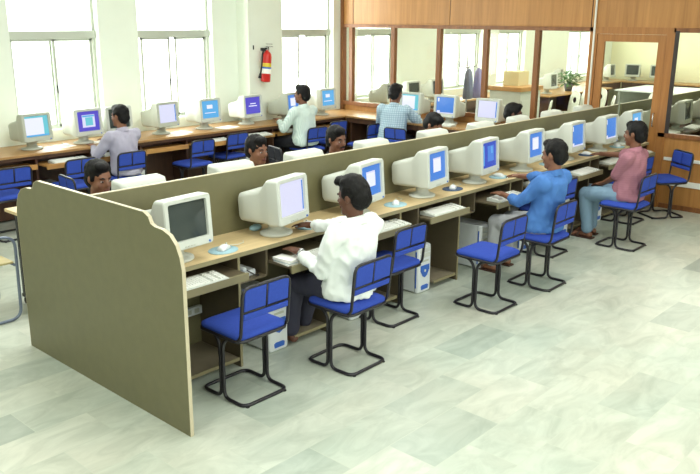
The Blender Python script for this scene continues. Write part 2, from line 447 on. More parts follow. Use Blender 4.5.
# ------------------------------------------------------------------ computer kit
def rr_ring(cx, cz, w, h, r, y, n=4):
    """rounded rectangle ring in XZ at depth y"""
    out = []
    for (sx, sz, a0) in ((1, 1, 0), (-1, 1, 90), (-1, -1, 180), (1, -1, 270)):
        for k in range(n + 1):
            an = math.radians(a0 + 90 * k / n)
            out.append(Vector((cx + sx * (w / 2 - r) + r * math.cos(an), y, cz + sz * (h / 2 - r) + r * math.sin(an))))
    return out
def screen_mesh(kind, parent, cz):
    m = MB(); W, Hh = .285, .225
    def patch(x0, x1, z0, z1, mt, lift):
        nx, nz = 6, 5; vs = []
        for j in range(nz + 1):
            row = []
            for i in range(nx + 1):
                u = x0 + (x1 - x0) * i / nx; v = z0 + (z1 - z0) * j / nz
                y = -.146 - .006 * (1 - (2 * u / W) ** 2) * (1 - (2 * v / Hh) ** 2) - lift
                row.append(m.bm.verts.new((u, y, v + cz)))
            vs.append(row)
        fs = [m.bm.faces.new((vs[j][i], vs[j][i + 1], vs[j + 1][i + 1], vs[j + 1][i])) for j in range(nz) for i in range(nx)]
        m._tag(fs, mt, True)
    w2, h2 = W / 2, Hh / 2
    base = dict(off=M_crtglass, white=S_pale, blue_window=S_blue, deep=S_deep, whitepage=S_white, violet=S_violet, sky=S_sky, plainblue=S_blue, violet_panel=S_violet, reflect=M_crtglass)[kind]
    patch(-w2, w2, -h2, h2, base, 0)
    if kind == 'blue_window':
        patch(-.072, .058, -.045, .072, S_white, .0006); patch(-.072, .058, .06, .072, S_pale, .0012)
    elif kind == 'deep':
        patch(-.04, .09, -.06, .08, S_blue, .0006); patch(-.12, -.1, -.09, .09, S_sky, .0006); patch(.03, .06, .01, .07, S_sky, .0012)
    elif kind == 'white':
        patch(w2 - .02, w2 - .004, -h2 + .01, h2 - .01, S_blue, .0006)
    elif kind == 'whitepage':
        patch(-w2, w2, h2 - .02, h2, S_cyan, .0006); patch(w2 - .06, w2, -h2, h2 - .02, S_cyan, .0006); patch(-w2, w2, -h2, -h2 + .02, S_sky, .0006)
    elif kind == 'violet':
        patch(-.08, .08, -.012, 0, S_white, .0006); patch(-.05, .06, .02, .032, S_white, .0006)
    elif kind == 'sky':
        patch(-.06, .04, .01, .06, S_white, .0006); patch(-.1, .09, -.05, -.04, S_white, .0006)
    elif kind == 'violet_panel':
        patch(-.085, .085, -.07, .075, S_pale, .0006); patch(-.045, .055, -.05, .045, S_cyan, .0012); patch(-.08, .08, .05, .07, S_sky, .0012)
    elif kind == 'plainblue':
        patch(-.125, -.1, .05, .1, S_white, .0006); patch(-.13, -.08, -.1, -.075, S_white, .0006); patch(-w2, w2, -h2, -h2 + .014, S_pale, .0006)
    return m.build('screen', None, parent)
def monitor(label, loc, rz, kind, mt=None, tilt=4, group=None, z0=0):
    mt = mt or M_white
    t = thing('computer_monitor', label, 'monitor', loc, rz, group)
    cz = .250; W, Hh = .362, .315
    e = MB(); e.mi(mt)
    rings = []
    # bezel: recess, front lip, box, taper to the tube
    rings.append(rr_ring(0, cz + .012, .288, .228, .012, -.143))
    rings.append(rr_ring(0, cz + .012, .296, .236, .014, -.160))
    rings.append(rr_ring(0, cz, W - .012, Hh - .012, .02, -.163))
    rings.append(rr_ring(0, cz, W, Hh, .022, -.155))
    rings.append(rr_ring(0, cz, W, Hh, .022, -.075))
    rings.append(rr_ring(0, cz, W - .012, Hh - .012, .022, -.06))
    for y, ww, hh, cc in ((-.035, .338, .288, cz - .010), (-.005, .315, .258, cz - .024), (.02, .302, .240, cz - .033), (.07, .295, .230, cz - .037), (.15, .280, .214, cz - .042), (.21, .264, .196, cz - .047), (.225, .240, .172, cz - .049)):
        rings.append(rr_ring(0, cc, ww, hh, .035, y))
    e.ring_loft(rings, mt, True, False)
    # back cap and sill bevel
    e.bm.verts.ensure_lookup_table()
    last = [v for v in e.bm.verts][-len(rings[0]):]; fc = e.bm.faces.new(last); fc.material_index = 0
    # ventilation ridges
    for k in range(7):
        e.box(-.10, .10, .05 + k * .02, .058 + k * .02, cz + .060 - k * .004, cz + .0785 - k * .0042, mt)
    h = e.build('housing', None, t)
    for pl_ in h.data.polygons: pl_.use_smooth = True
    h.data.set_sharp_from_angle(angle=math.radians(32))
    sc = screen_mesh(kind, t, cz + .012)
    for o in (h, sc):
        o.location = (0, 0, 0)
    tm = Matrix.Translation((0, 0, .1)) @ Matrix.Rotation(-math.radians(tilt), 4, 'X') @ Matrix.Translation((0, 0, -.1))
    for o in (h, sc): o.matrix_local = tm
    b = MB(); b.mi(mt)
    b.lathe([(.115, 0), (.122, .006), (.120, .016), (.10, .024), (.07, .032), (.055, .05), (.06, .075), (.075, .098), (.03, .102)], mt, 24, sy=.92)
    b.build('swivel_base', None, t)
    k = MB(); k.mi(M_grey)
    for i in range(4): k.box(-.05 + i * .022, -.038 + i * .022, -.167, -.160, .106, .113, M_grey, bev=.001)
    k.lathe([(.007, -.168), (.007, -.158)], M_bluep, 10, c=(.145, 0, 0), M=Matrix.Translation((0, 0, .11)) @ Matrix.Rotation(PI / 2, 4, 'X') @ Matrix.Scale(-1, 4, (0, 0, 1)))
    ko = k.build('control_buttons', None, t); ko.matrix_local = tm
    lg = MB(); lg.box(-.022, .022, -.1645, -.162, .396, .403, M_grey); lo = lg.build('maker_badge', None, t); lo.matrix_local = tm
    return t
def tower(label, loc, rz=0, group=None, dark=False):
    t = thing('computer_tower', label, 'computer', loc, rz, group)
    w2, D, Hh = .088, .40, .42
    c = MB(); c.box(-w2, w2, -D / 2 + .03, D / 2, .012, Hh, M_white2, bev=.004); c.build('case', None, t)
    f = MB()
    rings = [rr_ring(0, Hh / 2, .176, Hh, .018, -D / 2 + .03), rr_ring(0, Hh / 2, .18, Hh + .004, .02, -D / 2 + .015), rr_ring(0, Hh / 2, .172, Hh - .004, .022, -D / 2 - .002), rr_ring(0, Hh / 2, .15, Hh - .03, .02, -D / 2 - .012)]
    f.ring_loft(rings, M_white2, True, True); fo = f.build('front_cover', None, t)
    y = -D / 2 - .0125
    g = MB()
    g.prism([(-.06, .245), (.06, .245), (.06, .20), (.03, .15), (0, .135), (-.03, .15), (-.06, .20)], y - .003, y + .006, M_bluep, axis='y')
    g.build('front_badge', None, t)['label'] = 'blue shield shaped front plate'
    g = MB(); g.prism([(-.045, .03), (.045, .03), (.05, .06), (.035, .07), (-.035, .07), (-.05, .06)], y - .003, y + .006, M_bluep, axis='y')
    g.build('air_inlet', None, t)['label'] = 'blue air inlet at the foot of the front'
    for zz in (.375, .33): B1('disc_drive', M_white, t, -.068, .068, y - .004, y + .004, zz - .018, zz + .018, bev=.002)
    B1('floppy_drive', M_grey, t, -.045, .045, y - .004, y + .004, .275, .29, bev=.001)
    b = MB(); b.lathe([(.012, 0), (.013, .004), (.008, .007)], M_white, 14, M=Matrix.Translation((0, y - .001, .195)) @ Matrix.Rotation(PI / 2, 4, 'X')); b.build('power_button', None, t)
    for sx in (-1, 1):
        b = MB(); b.box(sx * w2 - .0035, sx * w2 + .0035, -D / 2 + .008, -D / 2 + .02, .05, Hh - .05, M_bluep); b.build('side_stripe', None, t)
    for sx, sy in ((-1, -1), (1, -1), (-1, 1), (1, 1)):
        b = MB(); b.box(sx * .065 - .012, sx * .065 + .012, sy * .15 - .015, sy * .15 + .015, 0, .013, M_grey); b.build('foot', None, t)
    return t
_kb = None
def keyboard(label, loc, rz=0, group='white keyboards on the trays'):
    global _kb
    if _kb is not None: return clone(_kb, label, loc=loc, rz=rz, group=group)
    t = thing('keyboard', label, 'keyboard', loc, rz, group)
    m = MB(); m.prism([(-.08, 0), (.08, 0), (.08, .028), (.05, .026), (-.08, .012)], -.22, .22, M_white, axis='x'); m.build('case', None, t)
    k = MB(); k.mi(M_key)
    for r in range(6):
        for c in range(21):
            if c in (15, 18) and r != 9: continue
            if r == 0 and 3 < c < 12: continue
            x = -.205 + c * .0195; y = -.062 + r * .0205 + (.006 if r == 5 else 0)
            zt = .014 + (y + .08) * .10
            k.box(x, x + .0165, y, y + .0175, zt - .004, zt + .007, M_key)
    x = -.205 + 4 * .0195; k.box(x, x + 8 * .0195, -.062, -.0445, .010, .021, M_key)
    k.build('keys', None, t)['kind'] = 'stuff'
    _kb = t; return t
_ms = None
def mouse(label, loc, rz=0, group='white mice on the desks'):
    global _ms
    if _ms is not None: return clone(_ms, label, loc=loc, rz=rz, group=group)
    t = thing('computer_mouse', label, 'mouse', loc, rz, group)
    m = MB(); m.mi(M_white2)
    rings = []
    for y, w_, h_ in ((-.056, .018, .012), (-.05, .026, .022), (-.03, .031, .032), (0, .031, .035), (.03, .029, .028), (.05, .024, .018), (.056, .018, .012)):
        rings.append([Vector((w_ * math.cos(a), y, max(0, h_ * math.sin(a)))) for a in [PI * k / 8 for k in range(9)]])
    m.ring_loft(rings, M_white2, True, True); m.build('shell', None, t)
    B1('scroll_wheel', M_grey, t, -.004, .004, .025, .040, .02, .036, bev=.002)
    c = MB(); c.tube([(0, .055, .008), (.01, .09, .006), (.04, .12, .005), (.05, .17, .005), (.02, .22, .005)], .0025, M_white, 6); c.build('cable', None, t)
    _ms = t; return t
def pad(label, loc, rz, mt, group='mouse pads on the pale desk'):
    m = MB(); m.lathe([(.105, 0), (.107, .002), (.105, .005), (.02, .0055)], mt, 28, sy=.82); o = m.build('mouse_pad')
    o.location = loc; o.rotation_euler = (0, 0, rz); return tag(o, label, 'mouse pad', group)
_ch = {}
def chair(label, loc, rz=0, group='blue tubular chairs', up='blue'):
    """seat faces local +Y"""
    if up in _ch: return clone(_ch[up], label, loc=loc, rz=rz, group=group)
    mt = dict(blue=M_blue, black=M_blackup)[up]
    t = thing('tubular_chair', label, 'chair', loc, rz, group)
    # cushion
    m = MB(); rings = []
    def sq(w_, d_, z_, r_=.045):
        out = []
        for sx, sy, a0 in ((1, 1, 0), (-1, 1, 90), (-1, -1, 180), (1, -1, 270)):
            for k in range(6):
                an = math.radians(a0 + 18 * k); out.append(Vector((sx * (w_ / 2 - r_) + r_ * math.cos(an), sy * (d_ / 2 - r_) + r_ * math.sin(an), z_)))
        return out
    for w_, d_, z_ in ((.36, .36, .425), (.385, .385, .432), (.392, .392, .447), (.385, .385, .459), (.34, .34, .472), (.24, .24, .482), (.10, .10, .486)):
        rings.append(sq(w_, d_, z_, .05 if w_ > .2 else .03))
    m.ring_loft(rings, mt, True, True); m.build('seat', None, t)
    m = MB(); m.tube([v for v in sq(.39, .39, .425, .05)], .0105, M_black, 8, closed=True); m.build('seat_frame', None, t)['label'] = 'black tubular rim under the cushion'
    r = .0115
    for sy, nm in ((-1, 'leg_frame'), (1, 'leg_frame')):
        y0 = sy * .013; ye = sy * .20
        path = [(-.175, sy * .17, .42), (-.175, y0 + sy * .045, .415), (-.175, y0, .36), (-.175, y0, r), (-.175, ye, r), (.175, ye, r), (.175, y0, r), (.175, y0, .36), (.175, y0 + sy * .045, .415), (.175, sy * .17, .42)]
        m = MB(); m.tube(arc_path(path, .055, 5), r, M_black, 10); m.build(nm, None, t)
    # back uprights and hoop
    yb = -.195
    path = [(-.185, -.05, .425), (-.185, yb, .425), (-.185, yb - .035, .765), (.185, yb - .035, .765), (.185, yb, .425), (.185, -.05, .425)]
    m = MB(); m.tube(arc_path(path, .06, 6), .0105, M_black, 10); m.build('back_frame', None, t)
    yy = lambda z_: yb - .035 * (z_ - .425) / .365
    m = MB(); m.tube([(-.185, yy(.61), .61), (.185, yy(.61), .61)], .008, M_black, 8)
    m.tube([(0, yy(.61) - .004, .61), (0, yy(.765) - .004, .762)], .007, M_black, 8); m.build('back_crossbar', None, t)
    for nm, z0, z1, halves in (('backrest', .62, .757, True), ('lumbar_pad', .565, .602, False)):
        m = MB(); m.mi(mt); 
        for (x0, x1) in (((-.172, -.008), (.008, .172)) if halves else ((-.175, .175),)):
            rings = []
            for d_, s_ in ((-.012, .006), (-.008, 0), (.012, 0), (.02, .012)):
                rings.append([Vector((x, yy((z0 + z1) / 2) + d_ - (zv - (z0 + z1) / 2) * .096, zv)) for x, zv in ((x0 + s_, z0 + s_), (x1 - s_, z0 + s_), (x1 - s_, z1 - s_), (x0 + s_, z1 - s_))])
            m.ring_loft(rings, mt, False, True)
        m.build(nm, None, t)
    for sx in (-.15, .15):
        for sy in (-.2, .2):
            m = MB(); m.lathe([(.012, .0), (.013, .006)], M_rubber, 10, c=(sx, sy, 0)); m.build('glide', None, t)
    _ch[up] = t; return t

# front row ---------------------------------------------------------------
mon_f = [
 (2.72, 'reflect', 4, 'white computer monitor with a dark blank screen beside the tall end panel'),
 (3.57, 'white', 12, 'white monitor showing a bright blank page, left of the man in the white shirt'),
 (4.40, 'blue_window', 11, 'white monitor showing blue desktop, partly behind the head of the man in white'),
 (5.25, 'blue_window', 8, 'white monitor with white dialog on blue, directly behind the first navy mouse pad'),
 (6.05, 'deep', 7, 'white monitor with deep blue picture, nearest the mouse hand of the man in blue shirt'),
 (6.89, 'blue_window', 4, 'white monitor with white dialog box, just behind the face of the man in blue shirt'),
 (7.78, 'plainblue', 3, 'white monitor with blue desktop, above the hand of the man in pink shirt'),
 (8.60, 'plainblue', 2, 'white monitor with blue screen, in front of the face of the man in pink shirt'),
 (9.30, 'sky', 2, 'last white monitor with light blue screen, at the partition end of the pale desk')]
for x, k, rz, lab in mon_f: monitor(lab, (x, 3.93, .80), math.radians(rz), k, group='white monitors along the front of the divider')
kbx = [(2.70, .07), (3.66, .20), (4.55, .06), (5.31, .06), (6.14, .18), (6.97, .06), (7.80, .12), (8.64, .06), (9.42, .05)]
kb_lab = ['keyboard on the pulled-out tray beside the tall end panel', 'keyboard under the left hand of the man in the white shirt', 'keyboard on the tray behind the back of the man in white', 'keyboard on the tray above the second white tower',
 'keyboard under the hand of the man in blue shirt', 'keyboard on the tray behind the man in blue shirt', 'keyboard on the tray in front of the pink shirt man, below his arm', 'keyboard on the tray beside the knee side of the pink shirt man', 'last keyboard on the tray next to the wood partition']
for (x, pull), lab in zip(kbx, kb_lab): keyboard('white ' + lab, (x, 3.75 - pull + .055, .6822), .0, 'white keyboards on the front desk trays')
for i, (x, y, mt, lab) in enumerate(((3.05, 3.87, M_paleblue, 'pale blue mouse pad beside the dark-screened monitor'), (3.86, 3.90, M_paleblue, 'pale blue mouse pad under the hand of the white-shirted man'), (4.83, 3.88, M_paleblue, 'pale blue mouse pad just right of the head of the man in white'),
      (5.66, 3.90, M_navy, 'navy mouse pad right of the fourth monitor on the pale desk'), (6.42, 3.90, M_paleblue, 'mouse pad under the right hand of the man in blue'), (7.38, 3.90, M_paleblue, 'mouse pad beyond the face of the man in blue'), (8.22, 3.88, M_navy, 'mouse pad under the hand of the man in pink'), (9.02, 3.88, M_paleblue, 'mouse pad in front of the eighth monitor, left of the pink shirt man\'s head'))):
    pad(lab, (x, y, .8002), .1, mt)
    mouse(lab.replace('pale blue ', '').replace('navy ', '').replace('mouse pad', 'white mouse'), (x + .01, y + .005, .8060), (-1.2, -.2, -.9, -1.1, .0, -.8, .1, -.6)[i], 'white mice on the front desk')
for x, y, rz, lab in ((3.44, 3.99, 0, 'white computer tower with blue front, partly hidden by the nearest blue chair'), (4.28, 3.99, 0, 'white computer tower mostly hidden behind the seat of the white-shirted man'),
      (5.12, 3.99, 0, 'white computer tower with blue shield front, right of the man in white'), (6.06, 3.99, 0, 'white computer tower beside the legs of the man in blue shirt'),
      (6.80, 3.99, 0, 'white computer tower in the shade behind the blue shirt man'), (7.62, 3.99, 0, 'white computer tower left of the jeans of the pink shirt man'), (8.45, 3.99, 0, 'white computer tower behind the pink shirt man\'s lap')):
    tower(lab, (x, y, 0), rz, 'white computer towers under the pale desk')
chair_f = [(2.89, 3.50, 0, 'empty blue chair nearest the tall olive end panel'), (3.64, 3.32, .02, 'blue chair the man in the white shirt sits on'), (4.47, 3.66, 0, 'blue chair pushed under the desk, directly behind the man in white'),
 (5.24, 3.24, 0, 'empty blue chair pulled out on the open floor between the men in white and blue'), (6.01, 3.20, .02, 'blue chair the man in the blue shirt sits on'), (6.93, 3.66, 0, 'blue chair tucked in behind the man in the blue shirt'),
 (7.70, 3.17, 0, 'blue chair the man in the pink shirt sits on'), (8.74, 3.62, 0, 'blue chair tucked in behind the man in the pink shirt'), (9.28, 3.38, math.radians(55), 'empty blue chair standing against the wood partition at the end of the row')]
for x, y, rz, lab in chair_f: chair(lab, (x, y, 0), rz, 'blue tubular chairs in front of the divider')
# small things on the front desk
t = thing('power_strip', 'white power strip fixed under the desk near the end panel', 'power strip', (2.965, 4.188, .315))
B1('strip_body', M_white2, t, -.11, .11, -.03, 0, -.03, .03, bev=.004)
for k in range(3): B1('socket', M_grey, t, -.085 + k * .065, -.045 + k * .065, -.032, -.029, -.016, .016, bev=.002)
m = MB(); m.tube([(2.315, 3.86, 1.168), (2.32, 3.88, 1.178), (2.40, 3.94, 1.165), (2.50, 4.0, 1.12), (2.60, 4.06, 1.06), (2.68, 4.10, .98)], .0045, M_white2, 8)
tag(m.build('cable'), 'white cable hanging over the end panel behind the dark-screened monitor', 'cable')
def pouch(label, loc):
    m = MB(); rings = []
    for k in range(9):
        th = PI * k / 8; rings.append([Vector((.055 * math.sin(th) * math.cos(a) * (1 + .18 * noise.noise(Vector((a * 2, th * 3, 1)))), .03 * math.sin(th) * math.sin(a) + .0, .024 - .024 * math.cos(th))) for a in [2 * PI * j / 12 for j in range(12)]] if 0 < k < 8 else [Vector((.001 * math.cos(2 * PI * j / 12), .001 * math.sin(2 * PI * j / 12), .048 * k / 8)) for j in range(12)])
    m.ring_loft(rings, M_paleblue, True, True); o = m.build('crumpled_pouch'); o.location = loc; return tag(o, label, 'pouch')
pouch('small crumpled pale blue pouch on the desk behind the bright blank page monitor', (3.52, 4.09, .8))
# books stacked in the opening left of the white shirt man's keyboard
for k in range(3):
    t = thing('booklet', ('bottom', 'middle', 'top')[k] + ' booklet of the thin stack left of the white-shirted man\'s keyboard', 'book', (3.41, 3.66, .682 + k * .012), .1 * (k - 1), 'thin booklets on the keyboard tray')
    B1('cover', M_paleblue if k == 1 else M_paper, t, -.05, .05, -.08, .08, 0, .002); B1('pages', M_paper, t, -.048, .048, -.078, .078, .002, .010); B1('cover', M_paper, t, -.05, .05, -.08, .08, .010, .0115)
# telephone-like white handset in the cubby
t = thing('desk_telephone', 'small white telephone with black cord in the cubby right of the first tray', 'telephone', (3.22, 3.90, .5905))
B1('phone_base', M_white2, t, -.06, .06, -.08, .08, 0, .045, bev=.01)
m = MB(); m.tube([(-.035, -.08, .06), (-.035, .08, .06)], .014, M_white2, 8); m.build('handset', None, t)
m = MB(); m.tube([(-.03, -.09, .055), (0, -.12, .03), (.03, -.10, .01), (.05, -.12, .01), (.07, -.08, .01)], .004, M_rubber, 6); m.build('cord', None, t)

# far side of the divider --------------------------------------------------
mon_b = [(2.87, 'second from the end panel edge, behind the dark-screened monitor'), (3.66, 'left of the man facing us with the dark collar'), (4.42, 'right of the plain-faced man behind the divider'), (5.26, 'right of the bearded man behind the divider'), (6.17, 'beside the boy bending his head'),
         (7.02, 'in front of the blue-screened wall monitor'), (7.78, 'in front of the last man behind the divider'), (8.55, 'below the glazed pane with the plant'), (9.36, 'nearest the glazed door behind the divider')]
bl = ['back-turned white monitor top showing over the divider, nearest the end panel', 'back-turned white monitor top over the divider, left of the second head', 'back-turned white monitor top over the divider, left of the third head',
 'back-turned white monitor top over the divider, right of the third head', 'back-turned white monitor top over the divider, right of the head bent down', 'back-turned white monitor top over the divider, midway between the bent head and the last head',
 'back-turned white monitor top over the divider, below the last head', 'back-turned white monitor top over the divider, below the pane with the plant', 'back-turned white monitor top over the divider, below the glazed door jamb']
for (x, _), lab in zip(mon_b, bl): monitor(lab, (x, 4.43, .80), PI + math.radians(random.uniform(-5, 5)), 'plainblue', group='monitors along the far side of the divider')

# ------------------------------------------------------------------ window wall desk and partition desk
t = thing('wall_desk', 'long brown computer desk fixed along the window wall', 'desk', (0, 8.6, 0))
YF = 8.30; dx0 = 1.6
m = MB(); m.box(dx0, XW - .04, YF - 8.6, YW - .26 - 8.6, .772, .80, M_wdesk, bev=.004); m.box(dx0, 7.48, YW - .27 - 8.6, YW - .005 - 8.6, .772, .80, M_wdesk); m.box(8.13, XW - .04, YW - .27 - 8.6, YW - .005 - 8.6, .772, .80, M_wdesk)
m.build('worktop', None, t)
B1('apron', M_wdesk_dark, t, dx0, XW - .7, YF + .02 - 8.6, YF + .035 - 8.6, .735, .772)
B1('modesty_panel', M_wdesk_dark, t, dx0, XW - .7, YW - .34 - 8.6, YW - .325 - 8.6, .02, .77)
wb = [1.75, 2.55, 3.35] + [4.02, 4.68, 5.36, 6.05, 6.80, 7.55, 8.30, 8.98]
for i, x in enumerate(wb): B1('side_panel', M_wdesk_dark, t, x - .012, x + .012, YF + .04 - 8.6, YW - .34 - 8.6, 0, .772)
for i in range(len(wb) - 1):
    x0, x1 = wb[i] + .03, wb[i + 1] - .03
    pull = .12 if i in (3, 6, 4) else .02
    tr = B1('keyboard_tray', M_wtray, t, x0, x1, YF - pull - 8.6, YW - .5 - 8.6, .655, .67)
    B1('tray_front', M_wtray, tr, x0, x1, YF - pull - .016 - 8.6, YF - pull - 8.6, .63, .685)
t2 = thing('partition_desk', 'brown computer desk running along the glazed wood partition', 'desk', (9.35, 6.5, 0))
B1('worktop', M_wdesk, t2, -.33, .31, -1.80, 1.795, .772, .80, bev=.004)
B1('apron', M_wdesk_dark, t2, -.31, -.295, -1.8, 1.78, .70, .772)
for y in (-1.79, -.9, 0, .9, 1.70): B1('side_panel', M_wdesk_dark, t2, -.29, .30, y - .012, y + .012, 0, .772)
B1('modesty_panel', M_wdesk_dark, t2, .27, .29, -1.78, 1.78, .02, .77)

wm = [(4.12, 8.62, 6, 'whitepage', M_grey, 'grey monitor with a white page on screen, leftmost on the window wall desk'), (4.76, 8.62, 4, 'violet_panel', M_white, 'cream monitor with violet screen and cyan box, left of the grey-shirted man'),
 (5.17, 8.62, 3, 'off', M_white, 'monitor hidden behind the head of the grey-shirted man'), (5.86, 8.62, 8, 'white', M_grey, 'grey monitor with a pale blank screen, right of the grey-shirted man'),
 (6.55, 8.62, 4, 'sky', M_white, 'cream monitor with light blue screen, on the desk below the second window\'s right edge'), (7.28, 8.60, 4, 'violet', M_white, 'cream monitor with violet screen, below the fire extinguisher'),
 (7.92, 8.47, 14, 'blue_window', M_grey, 'grey monitor faced by the man in the white striped shirt'), (8.83, 8.62, 4, 'sky', M_white, 'cream monitor with blue screen, below the third window')]
for x, y, rz, k, mt, lab in wm: monitor(lab, (x, y, .80), math.radians(rz), k, mt, group='monitors on the window wall desk')
pm = [(7.20, 'whitepage', 'monitor with white page on screen, right of the man in the checked shirt'), (6.57, 'plainblue', 'monitor with plain blue screen on the partition desk, second from the checked shirt man'), (5.86, 'white', 'monitor with pale blank screen on the partition desk, beside the last head')]
for y, k, lab in pm: monitor('cream ' + lab, (9.38, y, .80), -PI / 2 + math.radians(4), k, M_white, group='monitors on the partition desk')
for x, lab in ((4.38, 'leftmost tray, under the leftmost grey monitor'), (5.0, 'tray in front of the grey-shirted man'), (6.45, 'tray below the light blue screen'), (7.2, 'tray below the fire extinguisher'), (7.93, 'tray before the man in the white striped shirt')):
    keyboard('white keyboard at the window wall, ' + lab, (x, YF + (-.02), .6704), 0, 'keyboards on the window wall trays')
for y, lab in ((7.2, 'in front of the white page screen'), (6.55, 'in front of the plain blue screen'), (5.85, 'in front of the pale blank screen')):
    keyboard('keyboard on the partition desk, ' + lab, (9.13, y, .8002), -PI / 2, 'keyboards on the partition desk')
for x, y, r, lab in ((4.42, 8.55, .2, 'right of the leftmost grey monitor'), (5.02, 8.52, .1, 'right of the violet screen with cyan box'), (6.08, 8.5, .3, 'right of the grey blank monitor'), (6.85, 8.5, .2, 'right of the light blue screen')):
    m = MB(); m.mi(M_paper)
    m.box(-.15, .15, -.105, .105, 0, .0015, M_paper); m.box(-.13, .16, -.09, .12, .0015, .003, M_paper)
    o = m.build('paper_sheets'); o.location = (x, y, .8005); o.rotation_euler = (0, 0, r); tag(o, 'white loose sheets on the window desk, ' + lab, 'paper', 'loose sheets on the window desk')
    if x < 5: mouse('mouse on the white sheets ' + lab, (x + .06, y - .01, .8036), .6, 'mice on the window desk')
for x, lab in ((5.33, 'beside the grey-shirted man\'s chair'), (7.12, 'below the violet screen under the fire extinguisher'), (4.22, 'under the leftmost keyboard tray')):
    tower('computer tower under the window wall desk, ' + lab, (x, 8.54, 0), 0, 'towers under the window wall desk')
wall_chairs = [(3.52, 8.05, 0, 'blue chair at the window desk at the far left, above the tall end panel'), (4.27, 8.05, 0, 'empty blue chair just left of the grey-shirted man'), (4.90, 8.05, .02, 'blue chair the grey-shirted man sits on'),
 (6.02, 8.2, .04, 'empty blue chair below the light blue screen of the window desk'), (6.72, 8.36, .04, 'empty blue chair below the fire extinguisher'), (7.92, 8.02, -.05, 'blue chair the man in white striped shirt sits on'), (8.62, 8.28, 0, 'blue chair tucked in right of the white striped shirt man')]
for x, y, rz, lab in wall_chairs: chair(lab, (x, y, 0), rz, 'blue chairs along the window wall')
for x, y, rz, lab in ((8.84, 6.98, -PI / 2 + .1, 'blue chair the man in the checked shirt sits on'), (8.84, 6.30, -PI / 2, 'empty blue chair right of the checked shirt man, by the partition desk'), (8.78, 7.68, .0, 'empty blue chair standing left of the man in the checked shirt')):
    chair(lab, (x, y, 0), rz, 'blue chairs near the partition desk')

# fire extinguisher -------------------------------------------------------
t = thing('fire_extinguisher', 'red fire extinguisher with black hose hung on the column between the windows', 'fire extinguisher', (7.71, 8.655, 1.36)); t.rotation_euler = (0, math.radians(6), 0)
m = MB(); m.lathe([(.03, 0), (.062, .006), (.068, .02), (.068, .36), (.06, .40), (.035, .43), (.02, .44), (.018, .46)], M_red, 24); m.build('cylinder', None, t)
m = MB(); m.lathe([(.0685, .12), (.0690, .121), (.0690, .189), (.0685, .19)], M_paper, 24); m.lathe([(.0685, .215), (.0690, .216), (.0690, .269), (.0685, .27)], mat('yellow_label', rgb(226, 200, 60), .5), 24); m.lathe([(.0685, .19), (.0692, .191), (.0692, .214), (.0685, .215)], M_bluep, 24)
m.build('label_band', None, t)['label'] = 'white, blue and yellow label band'
m = MB(); m.box(-.018, .018, -.018, .018, .45, .50, M_metal, bev=.004); m.box(-.012, .012, -.10, .03, .50, .51, M_metal, bev=.003); m.box(-.012, .012, -.09, .03, .535, .545, M_metal, bev=.003); m.build('valve_handle', None, t)
m = MB(); m.tube(arc_path([(-.01, 0, .475), (-.075, -.01, .47), (-.105, -.015, .38), (-.10, -.01, .20), (-.115, -.01, .10)], .05, 5), [.012] * 0 or .012, M_rubber, 10); m.tube([(-.115, -.01, .12), (-.125, -.01, .05)], [.014, .024], M_rubber, 10); m.build('hose', None, t)
m = MB(); m.box(-.05, .05, .066, .094, .44, .48, M_black); m.tube([(0, .07, .46), (0, .02, .46)], .008, M_black); m.build('wall_bracket', None, t)
tag(B1('wall_hook', M_black, None, 7.565, 7.58, YW - .262, YW - .25, 1.82, 1.88, bev=.002), 'small black hook on the column left of the fire extinguisher', 'hook')

# left foreground: trolley table and grey chair -----------------------------
t = thing('trolley_table', 'pale wood topped table on black castor legs behind the end panel at left', 'table', (2.94, 5.82, 0))
B1('tabletop', M_top, t, -.34, .42, -.17, .20, .775, .80, bev=.003); B1('under_shelf', M_olive_in, t, -.24, .34, -.12, .16, .62, .635)
for sx in (-.26, .36):
    B1('leg', M_black, t, sx - .025, sx + .025, -.14, -.10, .07, .775, bev=.004); B1('leg', M_black, t, sx - .025, sx + .025, .12, .16, .07, .775, bev=.004)
    B1('foot_bar', M_black, t, sx - .025, sx + .025, -.16, .18, .06, .09, bev=.006)
    for sy in (-.13, .15):
        m = MB(); m.lathe([(.004, -.014), (.028, -.012), (.03, 0), (.028, .012), (.004, .014)], M_rubber, 14, M=Matrix.Translation((sx, sy, .03)) @ Matrix.Rotation(PI / 2, 4, 'Y')); m.build('castor', None, t)
m = MB(); m.box(-.15, .15, -.105, .105, 0, .004, M_paper); o = m.build('paper_sheet'); o.location = (2.86, 5.88, .8005); o.rotation_euler = (0, 0, .1); tag(o, 'white sheets lying on the trolley table behind the end panel', 'paper')
t = thing('grey_tube_chair', 'grey tubular steel chair with tan seat cut by the left edge of the picture', 'chair', (2.29, 5.86, 0), .0)
for sy in (-.19, .19):
    m = MB(); m.tube(arc_path([(-.25, sy, .012), (.20, sy, .012), (.21, sy, .66), (-.10, sy, .68), (-.24, sy, .64)], .09, 6), .012, M_greytube, 10); m.build('side_frame', None, t)
    m = MB(); m.tube([(-.24, sy, .64), (-.20, sy, .012)], .012, M_greytube, 10); m.build('rear_leg', None, t)
m = MB(); m.tube([(.19, -.19, .44), (.19, .19, .44)], .01, M_greytube, 8); m.tube([(-.2, -.19, .44), (-.2, .19, .44)], .01, M_greytube, 8); m.build('stretcher', None, t)
B1('seat', M_tan, t, -.22, .19, -.18, .18, .45, .468, bev=.006)
for k in range(2): B1('backrest_slat', M_tan, t, -.23, -.21, -.18, .18, .72 + k * .1, .78 + k * .1, bev=.004)
m = MB(); m.tube([(-.22, -.17, .64), (-.225, -.17, .9)], .01, M_greytube, 8); m.tube([(-.22, .17, .64), (-.225, .17, .9)], .01, M_greytube, 8); m.build('back_post', None, t)

